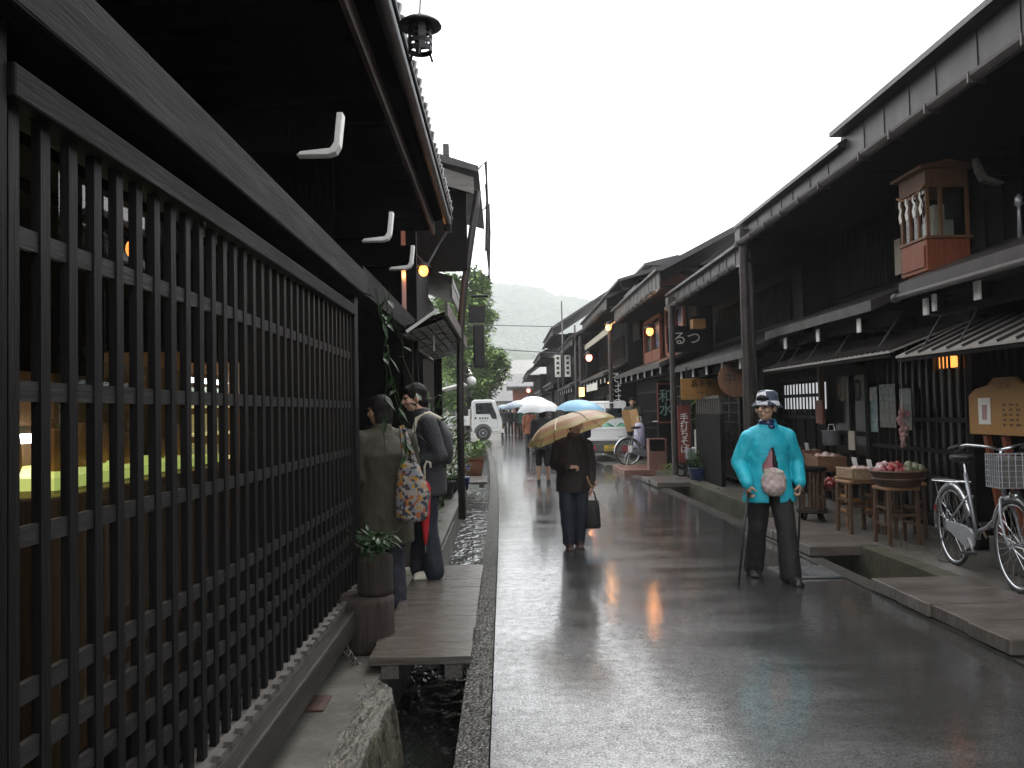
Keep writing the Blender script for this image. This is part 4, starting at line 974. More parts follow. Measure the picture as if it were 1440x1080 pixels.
mat('pack_red',(.28,.03,.03),.25,(.10,.012,.016),scale=18,bump=.4,contrast=(.4,.6)); mat('pack_white',(.6,.5,.46),.25,(.3,.16,.14),scale=25,bump=.4); mat('pack_green',(.16,.17,.10),.3,(.08,.09,.05),scale=22,bump=.4)
ST=SW+.571
basket_round((3.90,8.2,ST),.255,.15,'large dark round basket of red packets on the front stool','wicker_dark')
heap('packet_heap',(3.86,8.2,ST+.12),'heap of red and white wrapped packets in the large round basket','packets','pack_red',40,.17,.042,3)
heap('packet_heap',(3.99,8.10,ST+.12),'greenish wrapped packets at the right side of the round basket','packets','pack_green',16,.10,.045,4)
heap('packet_heap',(3.78,8.26,ST+.13),'pale wrapped packets at the left side of the round basket','packets','pack_white',12,.08,.04,5)
basket_square((3.84,9.0,ST),.30,.34,.12,'pale square basket on the second stool','wicker_pale',.1)
heap('packet_heap',(3.84,9.0,ST+.06),'pale packets in the pale square basket','packets','pack_white',20,.12,.04,6,.04)
basket_square((4.18,10.75,ST),.36,.36,.15,'brown wicker basket with two rows of weave on the far stool','wicker',.05)
heap('packet_heap',(4.18,10.75,ST+.09),'white packets filling the brown wicker basket','packets','pack_white',24,.15,.045,7,.05)
basket_square((4.30,11.2,ST),.36,.3,.15,'wicker basket partly hidden behind the brown wicker basket','wicker',0)
t=thing('goods_table','low wooden table with trays against the shop wall behind the turquoise jacket','table',(4.15,12.1,SW))
part('top','stool_wood',t,lambda b:b.box(-.30,.32,-.45,.45,.60,.635),bevel=.005)
for sx in (-.26,.28):
    for sy in (-.4,.4): part('leg','stool_wood',t,lambda b:b.box(sx-.02,sx+.02,sy-.02,sy+.02,0,.599))
basket_square((4.05,12.1,SW+.636),.40,.5,.14,'honey coloured tray basket on the low table','wicker',0)
basket_square((4.38,11.9,SW+.636),.22,.3,.10,'small reddish box tray at the end of the low table','slab_red',0)
def card(loc,rz,lab,w=.07,h=.12):
    t=tag(part('price_card','white_paint',None,lambda b:[b.obox((0,0.012*math.sin(k*.5)+k*.008,k*h/6+h/12),(w,.003,h/6),Matrix.Rotation(-.15*k*.5,3,'X')) for k in range(6)],loc=(0,0,0)),lab,'price card','price cards among the baskets'); t.location=loc; t.rotation_euler=(0,.15,rz)
card((3.74,8.42,ST+.13),.5,'curved white price card leaning on the left of the round fruit basket')
card((3.88,9.12,ST+.11),.4,'white price card standing in the pale square basket')
card((4.15,12.3,SW+.77),.5,'white price card on the honey coloured tray'); card((4.40,12.0,SW+.73),.2,'white price card on the small reddish tray',.06,.11); card((3.8,12.5,SW+.77),.3,'white price card half hidden by the turquoise sleeve')
# dark log stand
t=thing('log_stand','dark stand of upright sticks on a low wheeled base between table and stools','stand',(3.68,9.95,SW))
part('base','stump_bark',t,lambda b:b.lathe([(.17,.10),(.18,.11),(.18,.145),(.17,.15)],n=18)); 
for k in range(4): part('foot','dark_wood',t,lambda b:b.bar((.12*math.cos(k*PI/2+.6),.12*math.sin(k*PI/2+.6),.10),(.16*math.cos(k*PI/2+.6),.16*math.sin(k*PI/2+.6),0),.035,.03))
part('top','dark_wood_x',t,lambda b:b.lathe([(.17,.60),(.18,.61),(.18,.64),(.16,.645)],n=18))
for k in range(9):
    a=2*PI*k/9; part('stick','stool_wood',t,lambda b:b.tube([(.13*math.cos(a),.13*math.sin(a),.151),(.128*math.cos(a+.1),.128*math.sin(a+.1),.599)],.018,7))
heap('packet_heap',(4.02,10.2,SW+.38),'red packets hanging in shade behind the log stand','packets','pack_red',14,.1,.045,9)
t=thing('hanging_basket_bunch','bunch of pink and white wrapped sticks hanging upright above the fruit basket','ornament',(4.35,9.0,1.0))
def f(b):
    r=random.Random(3)
    for i in range(60): a=r.uniform(0,6.3); z=r.random(); q=(.02+.05*z)*r.random(); b.ell((q*math.cos(a),q*math.sin(a),z*.42),(.018,.018,.026),5)
mat('pack_pink',(.5,.2,.24),.4,(.22,.2,.16),scale=16,bump=.3)
part('bunch','pack_pink',t,f,smooth=True); part('cord','paper',t,lambda b:b.tube([(0,0,.42),(0,0,1.0)],.004,5))
def poster(loc,w,h,lab,m,extra=None):
    t=thing('poster',lab,'poster',loc); part('sheet',m,t,lambda b:b.box(-.006,.0,-w/2,w/2,0,h)); 
    if extra: extra(t)
    return t
mat('poster_blue',(.10,.19,.24),.3,(.20,.24,.22),scale=6,bump=0,stretch=(1,1,1.6)); mat('poster_dark',(.14,.13,.11),.3,(.05,.045,.045),scale=9,bump=0); mat('poster_mix',(.17,.17,.13),.3,(.09,.10,.08),scale=7,bump=0)
poster((4.45,9.98,1.14),.34,.54,'tall blue toned poster, left of the three on the lattice','poster_blue',lambda t:part('note','paper',t,lambda b:b.prism([(-.05,.38),(.12,.36),(.03,.52),(-.06,.53)],-.010,-.0065,'x')))
poster((4.45,9.55,1.20),.40,.50,'dark poster with rows of small pictures, middle of the three on the lattice','poster_dark',lambda t:[part('picture','poster_mix',t,lambda b:b.box(-.009,-.0065,-.16+i*.115,-.07+i*.115,.06+j*.15,.17+j*.15)) for i in range(3) for j in range(3)])
poster((4.45,9.12,1.18),.26,.46,'olive toned poster, right of the three on the lattice','poster_mix',lambda t:part('picture','poster_dark',t,lambda b:b.box(-.009,-.0065,-.08,.08,.1,.3)))
t=thing('rope_ring','pale rope ring hanging on the dark door','ornament',(4.42,10.75,1.66)); part('ring','wicker_pale',t,lambda b:b.tube([(0,.085*math.cos(a),.13*math.sin(a)) for a in [2*PI*i/20 for i in range(20)]],.016,6,closed=True),smooth=True)
t=thing('white_pot','white enamel pot hanging on the dark wall behind the low table','pot',(4.42,11.15,.93)); part('body','silver_paint',t,lambda b:b.lathe([(.10,0),(.115,.02),(.125,.19),(.135,.2),(.12,.2)],n=20),smooth=True); part('handle','chrome',t,lambda b:b.tube([(0,-.12,.19),(0,-.08,.28),(0,.08,.28),(0,.12,.19)],.007,6))
t=thing('notice_board','small plaster coloured notice on the dark post beside the white pot','notice',(4.40,10.45,.9)); part('sheet','plaster',t,lambda b:b.box(-.01,0,-.09,.09,0,.24))
t=thing('wood_plaque','orange brown wood plaque hanging on the post above the white pot','plaque',(4.38,11.4,1.22)); part('board','red_wood',t,lambda b:b.box(-.03,0,-.12,.12,0,.32),bevel=.006); part('strap','brown_wood',t,lambda b:b.box(-.02,0,-.025,.025,.321,.8))
t=thing('beam_box','dark box fixed under the awning beside the rope ring','box',(4.38,10.3,1.95)); part('box','dark_wood',t,lambda b:b.box(-.1,.1,-.2,.2,0,.22),bevel=.01); part('lid','brown_wood',t,lambda b:b.box(-.105,.105,-.21,.21,.221,.24))
# ------------------------------------------------------------------ big wooden notice board on orange legs
t=thing('standing_signboard','ochre wooden signboard with a stepped top on two orange legs behind the bicycle','signboard',(4.22,7.0,SW))
part('board','sign_wood',t,lambda b:b.prism([(-.62,1.10),(.44,1.10),(.44,1.44),(.34,1.50),(.15,1.53),(.05,1.59),(-.23,1.59),(-.33,1.53),(-.52,1.50),(-.62,1.44)],-.02,.02,'x'),bevel=.006)
for y in (-.02,.25): part('leg','red_wood',t,lambda b:b.bar((.16,y-.02,0),(.025,y,1.09),.045,.05))
for y in (-.02,.25): part('leg','red_wood',t,lambda b:b.bar((-.19,y+.0,0),(-.03,y,1.02),.04,.045)) if False else None
part('notice','paper',t,lambda b:b.box(-.026,-.0225,.10,.28,1.19,1.42)); part('picture','pack_pink',t,lambda b:b.box(-.029,-.0265,.15,.22,1.23,1.36))
text('lettering','うん',.10,'sign_wood',t,(-.024,-.08,1.52),FACE_NEGX,.003)
part('lettering','brown_wood',t,lambda b:[b.box(-.0235,-.0205,-.10-k*.09-.014*((i*7+k)%3),-.07-k*.09,1.18+i*.042,1.20+i*.042) for k in range(3) for i in range(5)])
t=thing('stone_block','grey square stone block under the signboard beside the bicycle','block',(4.26,6.62,SW)); part('block','concrete',t,lambda b:b.box(-.2,.22,-.35,.35,0,.24),bevel=.012); part('cap','concrete_pale',t,lambda b:b.box(-.205,.225,-.355,.355,.2405,.26),bevel=.008)
# ------------------------------------------------------------------ bicycles
def wheel(b_parent,name,x,rad,mr='chrome'):

    C=V((x,0,rad))
    def circ(r,y=0,n=44): return [(C.x+r*math.cos(2*PI*i/n),y,C.z+r*math.sin(2*PI*i/n)) for i in range(n)]
    wh=part('wheel',mr,b_parent,lambda b:b.tube(circ(rad-.028),.013,7,closed=True),smooth=True)
    part('tyre','rubber',wh,lambda b:b.tube(circ(rad-.012),.017,8,closed=True),smooth=True)
    def f(b):
        for i in range(28):
            a=2*PI*i/28; s=.03*(1 if i%2 else -1); q=a+.35*(1 if i%4<2 else -1)
            b.tube([(C.x+.02*math.cos(q),s,C.z+.02*math.sin(q)),(C.x+(rad-.035)*math.cos(a),0,C.z+(rad-.035)*math.sin(a))],.0022,4)
    part('spokes','chrome',wh,f)
    part('hub',mr,wh,lambda b:b.tube([(C.x,-.05,C.z),(C.x,.05,C.z)],.022,10))
    return wh
def bicycle(loc,rz,lab,fm,basket=True,rad=.33,extra=True):
    """local +X is forward"""
    t=thing('bicycle',lab,'bicycle',loc,rz,'bicycles parked on the right'); xr,xf=0,1.08
    wheel(t,'wheel',xr,rad); wheel(t,'wheel',xf,rad)
    bb=V((.44,0,.29)); seat=V((.27,0,.80)); head=V((.90,0,.82)); hd2=V((.925,0,.66))
    def f(b):
        b.tube([bb,seat],.016,8); b.tube([head,hd2],.019,8); b.tube([hd2,(.80,0,.50),(.62,0,.40),(.50,0,.36),bb],.018,8)
        for s in (-1,1): b.tube([bb+V((0,.02*s,0)),(xr,.06*s,rad)],.010,7); b.tube([(.34,.02*s,.62),(xr,.06*s,rad)],.009,7)
    part('frame',fm,t,f,smooth=True)
    def f(b):
        for s in (-1,1): b.tube([hd2+V((0,.03*s,-.0)),(.97,.055*s,.52),(1.02,.055*s,.40),(xf,.055*s,rad)],.012,8)
        b.tube([hd2+V((0,-.03,0)),hd2+V((0,.03,0))],.016,8)
    part('fork',fm,t,f,smooth=True)
    for (cx,a0,a1) in ((xr,R(20),R(190)),(xf,R(-5),R(165))):
        R_=rad+.024; part('mudguard','chrome',t,lambda b:b.tube([(cx+R_*math.cos(a0+(a1-a0)*k/20),0,rad+R_*math.sin(a0+(a1-a0)*k/20)) for k in range(21)],.022,8),smooth=True)
    sp=part('seat_post','chrome',t,lambda b:b.tube([seat,(.245,0,.90)],.012,8))
    part('saddle','black_iron',t,lambda b:b.loft([((.20,0,.885),.10,.06),((.205,0,.905),.135,.085),((.21,0,.935),.14,.09),((.215,0,.955),.12,.075)],20),smooth=True,sub=1)
    def f(b):
        b.tube([head,(.885,0,.95),(.90,0,1.02)],.012,8)
        for s in (-1,1): b.tube([(.90,0,1.02),(.90,.10*s,1.05),(.84,.22*s,1.06),(.70,.27*s,1.03)],.011,8)
    hb=part('handlebar','chrome',t,f,smooth=True)
    for s in (-1,1): part('grip','rubber',hb,lambda b:b.tube([(.78,.25*s,1.05),(.66,.275*s,1.02)],.017,8))
    part('brake_lever','black_iron',hb,lambda b:[b.tube([(.83,.23*s,1.04),(.74,.27*s,1.0)],.006,6) for s in (-1,1)])
    def f(b):
        b.lathe([(.085,-.004),(.085,.004)],(.44,-.05,.29),20,Matrix.Rotation(PI/2,3,'X')); b.tube([(.44,-.07,.29),(.55,-.075,.19)],.009,6); b.tube([(.44,.07,.29),(.33,.075,.39)],.009,6)
    part('crank','chrome',t,f)
    for p in ((.55,-.11,.19),(.33,.11,.39)): part('pedal','rubber',t,lambda b:b.box(p[0]-.045,p[0]+.045,p[1]-.04,p[1]+.04,p[2]-.012,p[2]+.012))
    part('chain_case','silver_paint',t,lambda b:b.prism([(-.04,.36),(.10,.385),(.40,.385),(.52,.34),(.52,.24),(.40,.195),(.10,.285),(-.04,.31)],-.068,-.050,'y'),bevel=.006)
    def f(b):
        for y in (-.07,-.025,.025,.07): b.tube([(.20,y,.72),(-.24,y,.70)],.006,6)
        for x in (.2,0,-.24): b.tube([(x,-.07,.715),(x,.07,.715)],.006,6)
        for s in (-1,1): b.tube([(-.18,.07*s,.70),(xr,.07*s,rad)],.006,6); b.tube([(.1,.07*s,.71),(xr,.07*s,rad)],.006,6)
    part('carrier','chrome',t,f)
    def f(b):
        for s in (-1,1): b.tube([(xr,.075*s,rad),(-.10,.10*s,0.02)],.007,6)
        b.tube([(-.10,-.10,.012),(-.10,.10,.012)],.007,6)
    part('stand','chrome',t,f)
    part('reflector','pack_red',t,lambda b:b.box(-.33,-.315,-.03,.03,.42,.48))
    if basket:
        def f(b):
            n=7
            for z in [.76+.04*i for i in range(7)]: b.tube([(.98,-.15,z),(1.26,-.17,z+.01),(1.26,.17,z+.01),(.98,.15,z)],.004,5,closed=True)
            for i in range(8):
                y=-.15+.3*i/7; b.tube([(.98,y,.76),(.98,y,1.0)],.0035,5); b.tube([(1.26,y*1.1,.77),(1.26,y*1.1,1.01)],.0035,5); b.tube([(.98,y,.76),(1.26,y*1.1,.77)],.0035,5)
            for i in range(1,7):
                x=.98+.28*i/7
                for s in (-1,1): b.tube([(x,s*(.15+.02*i/7),.76),(x,s*(.15+.02*i/7),1.0)],.0035,5)
        part('basket','silver_paint',t,f)
        part('basket_liner','concrete',t,lambda b:b.box(.985,1.255,-.145,.145,.765,.98))
        part('lamp','chrome',t,lambda b:(b.lathe([(.035,0),(.045,.03),(.03,.07),(.012,.085)],(1.12,.0,.70),14,Matrix.Rotation(-PI/2,3,'Y')),b.bar((1.05,0,.69),(.96,0,.66),.012,.012)),smooth=True)
    return t
bicycle((3.84,7.1,SW),math.atan2(-1.04,-.12),'silver city bicycle with a grey front basket parked on its stand at the right','silver_paint')
b2=bicycle((3.02,20.2,SW),R(14),'second silver bicycle leaning by the kerb beside the white pickup','silver_paint',basket=False)
t=thing('child_seat','red and white plate hung on the rear wheel of the second bicycle','plate',(3.0,20.1,.42)); part('plate','pack_red',t,lambda b:b.box(-.14,.0,-.012,.0,0,.16)); part('plate_half','white_paint',t,lambda b:b.box(.001,.1,-.012,.0,.0,.16))
# ------------------------------------------------------------------ signs of the second right house
t=thing('round_sign','round brown board with black characters hanging beside the downpipe','sign',(3.78,13.35,1.62))
part('disc','brown_wood',t,lambda b:b.lathe([(.29,-.03),(.30,-.02),(.30,.02),(.29,.03)],(0,0,.3),30,Matrix.Rotation(R(62),3,'Z')@Matrix.Rotation(PI/2,3,'Y')),smooth=False,auto=40)
q=(Matrix.Rotation(R(-28),3,'Z')@Matrix.Rotation(R(90),3,'X')).to_quaternion(); nrm=V((-math.sin(R(28)),-math.cos(R(28)),0))
text('lettering','中',.2,'black_iron',t,V((-.10*math.cos(R(28)),.10*math.sin(R(28)),.30))+nrm*.034,q,.003); text('lettering',['よ','し'],.13,'black_iron',t,V((.14*math.cos(R(28)),-.14*math.sin(R(28)),.30))+nrm*.034,q,.003,True,.9)
part('hanger','black_iron',t,lambda b:b.tube([(0,0,.6),(0,0,.80)],.008,5))
t=thing('hanging_signboard','honey brown wooden board with two rows of brush marks under the white rafter ends','sign',(3.74,15.6,1.62),R(12))
part('board','sign_wood',t,lambda b:b.box(-.42,.42,-.025,.0,0,.40),bevel=.01)
text('lettering','昌平や',.15,'black_iron',t,(0,-.028,.29),FACE_NEGY,.003); text('lettering','〜し',.15,'black_iron',t,(.06,-.028,.12),FACE_NEGY,.003)
part('strap','black_iron',t,lambda b:[b.box(x-.012,x+.012,-.02,-.005,.40,.62) for x in (-.3,.3)])
t=thing('noodle_banner','red vertical board with white handwritten noodle lettering beside the downpipe','sign',(3.60,16.55,.38),R(6))
mat('banner_red',(.19,.035,.022),.55,(.12,.025,.017),scale=5,bump=.1)
part('board','banner_red',t,lambda b:b.box(-.128,.128,-.02,.0,.0,1.14),bevel=.006)
part('foot','dark_wood',t,lambda b:(b.box(-.12,.12,-.10,.10,-.29,-.25),b.box(-.03,.03,-.015,.005,-.249,-.001)))
text('lettering',['手','打','ち','そ','ば'],.185,'white_paint',t,(0,-.024,.57),FACE_NEGY,.004,True,.85)
t=thing('green_letter_sign','dark board with two large grey-green characters beyond the downpipe','sign',(3.70,18.9,1.13),R(4))
part('board','red_wood',t,lambda b:b.box(-.19,.19,-.03,.0,.0,.92),bevel=.01); part('face','dark_wood',t,lambda b:b.box(-.165,.165,-.036,-.031,.04,.88))
mat('letter_green',(.20,.33,.27),.6,(.14,.24,.2),scale=8,bump=0)
text('lettering',['和','水'],.32,'letter_green',t,(0,-.040,.45),FACE_NEGY,.004,True,.95)
t=thing('soba_banner','narrow black cloth banner with white characters behind the person with the box','sign',(3.42,25.0,1.62))
part('cloth','dark_wood',t,lambda b:b.box(-.2,.2,-.01,.0,.0,.95)); part('rod','black_iron',t,lambda b:b.tube([(-.3,-.005,.97),(.3,-.005,.97)],.015,6))
text('lettering',['そ','ば','は'],.34,'white_paint',t,(0,-.014,.47),FACE_NEGY,.003,True,.9)
t=thing('upper_sign','dark upper signboard with pale characters under the second eave','sign',(3.85,17.15,2.62))
part('board','dark_wood_x',t,lambda b:b.box(-.42,.42,-.03,.0,.0,.55),bevel=.01); text('lettering','るつ',.3,'paper',t,(-.02,-.034,.28),FACE_NEGY,.003); part('mark','paper',t,lambda b:b.box(-.37,-.34,-.033,-.0305,.15,.42))
t=thing('eave_box','amber wooden lamp box hanging in the shade under the second eave','lamp',(3.95,16.6,3.05)); part('box','sign_wood',t,lambda b:b.box(-.13,.13,-.13,.13,0,.2),bevel=.01); part('frame','dark_wood',t,lambda b:(b.box(-.15,.15,-.15,.15,.201,.24),b.box(-.02,.02,-.02,.02,.241,.45)))
# plants and clutter by the second house
pot_plant('potted_plant',(3.66,15.75,SW),'blue glazed pot with grassy green plant by the red noodle board','blue_glaze','leaf_mid',.17,.24,.2,.3,200,.14,.025,31)
pot_plant('potted_plant',(4.0,16.55,SW),'tall light green bamboo-like plant behind the red noodle board','black_iron','leaf_light',.15,.2,.22,1.7,420,.16,.035,32,.9)
t=thing('white_crate','white plastic box with a cloth hanging over it behind the blue pot','box',(3.72,16.3,SW)); part('box','silver_paint',t,lambda b:b.box(-.14,.14,-.12,.12,.36,.58),bevel=.01); part('legs','black_iron',t,lambda b:[b.box(x-.012,x+.012,y-.012,y+.012,0,.36) for x in (-.12,.12) for y in (-.1,.1)]); part('cloth','white_paint',t,lambda b:(b.box(.0,.15,-.135,-.121,.45,.95),b.box(.0,.15,-.12,.13,.581,.60)))
t=thing('wood_box','reddish wooden cabinet box with dark opening left of the downpipe','box',(3.42,18.6,SW)); part('box','slab_red',t,lambda b:(b.box(-.2,.2,-.15,.15,0,.42),b.box(-.2,-.17,-.15,.15,.421,.68),b.box(.17,.2,-.15,.15,.421,.68),b.box(-.2,.2,-.15,.15,.681,.71)),bevel=.006); part('opening','dark_wood',t,lambda b:b.box(-.169,.169,-.10,.149,.421,.680))
t=thing('white_bag','white and violet plastic bag hung behind the second bicycle','bag',(3.42,20.9,.45)); mat('bag_violet',(.55,.53,.62),.4,(.28,.24,.45),scale=5,bump=.4)
part('bag','bag_violet',t,lambda b:(b.loft([((0,0,0),.05,.04),((0,0,.08),.16,.1),((0,0,.35),.15,.10),((.01,0,.55),.13,.08),((0,0,.66),.09,.05)],14),noisy(b.bm,.02,6)),smooth=True); part('handle','white_paint',t,lambda b:b.tube([(-.05,0,.7),(-.04,0,.82),(.04,0,.82),(.05,0,.7)],.01,6))
tag(part('ground_cover','leaf_light',None,lambda b:plant(b,(0,0,0),.22,.25,160,.06,.03,random.Random(44),.6),loc=(0,0,0)),'low grassy tuft at the base of the right downpipe','plant').location=(3.42,17.35,.08)
# parked lorry side: nothing else
# ================================================================== people
def cloth(name,c,c2=None,rough=.75,scale=10,bump=.25,**k): return mat(name,c,rough,c2,scale=scale,bump=bump,bscale=k.pop('bscale',60),**k)
cloth('turquoise',(.008,.40,.50),(.006,.33,.43),.58,7,.35,bscale=22,spec=.5)
cloth('black_cloth',(.012,.0115,.0125),(.006,.006,.0065)); cloth('charcoal_cloth',(.028,.028,.032),(.016,.016,.018))
cloth('maroon_black',(.020,.010,.010),(.011,.007,.007)); cloth('khaki',(.036,.031,.017),(.02,.017,.009),.8); cloth('jeans',(.008,.012,.022),(.0045,.007,.013))
cloth('grey_coat',(.16,.16,.15),(.09,.09,.085)); cloth('rust_cloth',(.20,.06,.02),(.10,.03,.012)); cloth('navy',(.012,.015,.03),(.008,.01,.018)); cloth('green_bag',(.03,.13,.09),(.015,.07,.05))
cloth('mauve',(.12,.075,.075),(.06,.035,.04)); cloth('pink_shirt',(.45,.2,.22),(.32,.13,.15)); cloth('olive',(.04,.045,.035),(.022,.025,.02)); cloth('white_shoe',(.6,.57,.48),(.42,.4,.33),.6)
cloth('brown_shoe',(.06,.03,.02),(.03,.016,.012),.4); cloth('cream',(.5,.47,.38),(.38,.35,.28))
def check(name,a,b_,sc_,soft=.5,base=None):
    m=cloth(name,a,b_); N,L=m.node_tree.nodes,m.node_tree.links; b=N['Principled BSDF']; tc=N.new('ShaderNodeTexCoord'); mp=N.new('ShaderNodeMapping'); mp.inputs['Rotation'].default_value=(.2,.1,.4); L.new(tc.outputs['Object'],mp.inputs['Vector'])
    c1=N.new('ShaderNodeTexChecker'); c1.inputs['Scale'].default_value=sc_; c1.inputs[1].default_value=(*a,1); c1.inputs[2].default_value=(*b_,1); L.new(mp.outputs[0],c1.inputs['Vector']); L.new(c1.outputs[0],b.inputs['Base Color'])
check('hat_check',(.035,.045,.075),(.55,.55,.58),11); check('pouch_check',(.44,.36,.34),(.33,.25,.24),30); check('shirt_check',(.027,.027,.033),(.012,.012,.016),46)
def floral():
    m=cloth('floral_cloth',(.5,.45,.4)); N,L=m.node_tree.nodes,m.node_tree.links; b=N['Principled BSDF']; tc=N.new('ShaderNodeTexCoord'); v=N.new('ShaderNodeTexVoronoi'); v.inputs['Scale'].default_value=44; L.new(tc.outputs['Object'],v.inputs['Vector'])
    r=N.new('ShaderNodeValToRGB'); r.color_ramp.interpolation='CONSTANT'; e=r.color_ramp.elements; e[0].position=0; e[0].color=(.03,.03,.045,1); e[1].position=.24; e[1].color=(.22,.195,.17,1)
    for p,c in ((.40,(.30,.16,.02,1)),(.52,(.15,.15,.18,1)),(.68,(.26,.07,.02,1)),(.78,(.24,.215,.185,1))): x=e.new(p); x.color=c
    s=N.new('ShaderNodeSeparateColor'); L.new(v.outputs['Color'],s.inputs[0]); L.new(s.outputs[0],r.inputs[0]); L.new(r.outputs[0],b.inputs['Base Color'])
floral()
def rotz(a): return Matrix.Rotation(a,3,'Z')
def head_shapes(b,c,m,s=1):
    """c: head centre, m: 3x3 turning the face (front -Y)"""
    e=lambda p,r,n=12: b.ell(V(c)+m@(V(p)*s),tuple(x*s for x in r),n,m)
    e((0,.012,.022),(.074,.092,.088),14); e((0,-.022,-.045),(.058,.062,.068),12); e((0,-.048,-.082),(.032,.030,.026),8)
    b.capsule(V(c)+m@(V((0,-.083,.02))*s),V(c)+m@(V((0,-.102,-.022))*s),.010*s,.016*s,8)          # nose
    for k in (-1,1):
        e((k*.010,-.098,-.026),(.010,.010,.008),6); e((k*.076,.012,-.008),(.012,.022,.034),8); e((k*.040,-.062,-.022),(.026,.026,.026),8); e((k*.032,-.078,.024),(.026,.014,.009),8)
    e((0,-.086,-.052),(.024,.012,.007),8); e((0,-.084,-.062),(.020,.012,.007),8)
def hand(b,w,d,n,s=1,curl=1.0,side=1):
    """w wrist, d pointing direction, n direction the palm faces; four unequal fingers and a thumb"""
    w=V(w); d=V(d).normalized(); n=V(n); n=(n-d*n.dot(d)).normalized(); x=d.cross(n)*side
    m=Matrix((x,d,n)).transposed()
    b.ell(w+d*.045*s,(.038*s,.052*s,.016*s),10,m)
    b.capsule(w-d*.02*s,w+d*.02*s,.024*s,.027*s,10)
    for i,(o,l) in enumerate(((-.027,.068),(-.009,.076),(.009,.071),(.026,.056))):
        p=w+d*.085*s+x*o*s; a=.35*curl; L_=(.42,.32,.26)
        for j,fr in enumerate(L_):
            q=p+(d*math.cos(a)+n*math.sin(a))*l*fr*s; b.capsule(p,q,(.0098-.001*j)*s,(.009-.001*j)*s,7); p=q; a+=.75*curl
    p=w+d*.025*s-x*.03*s; q=p+(d*.6-x*.6+n*.35*curl).normalized()*.036*s; r_=q+(d*.75-x*.1+n*.6*curl).normalized()*.030*s
    b.capsule(p,q,.0125*s,.0108*s,8); b.capsule(q,r_,.0105*s,.0085*s,8)
DEF=dict(head=(0,-.03,1.52),neck=(0,.01,1.40),chest=(0,.02,1.22),waist=(0,.0,1.0),pelvis=(0,.0,.88),
 shL=(.175,.02,1.33),elL=(.215,.04,1.06),wrL=(.215,-.06,.84),shR=(-.175,.02,1.33),elR=(-.215,.04,1.06),wrR=(-.215,-.06,.84),
 hipL=(.085,0,.86),knL=(.09,-.02,.47),anL=(.09,.02,.08),hipR=(-.085,0,.86),knR=(-.09,-.02,.47),anR=(-.09,.02,.08))
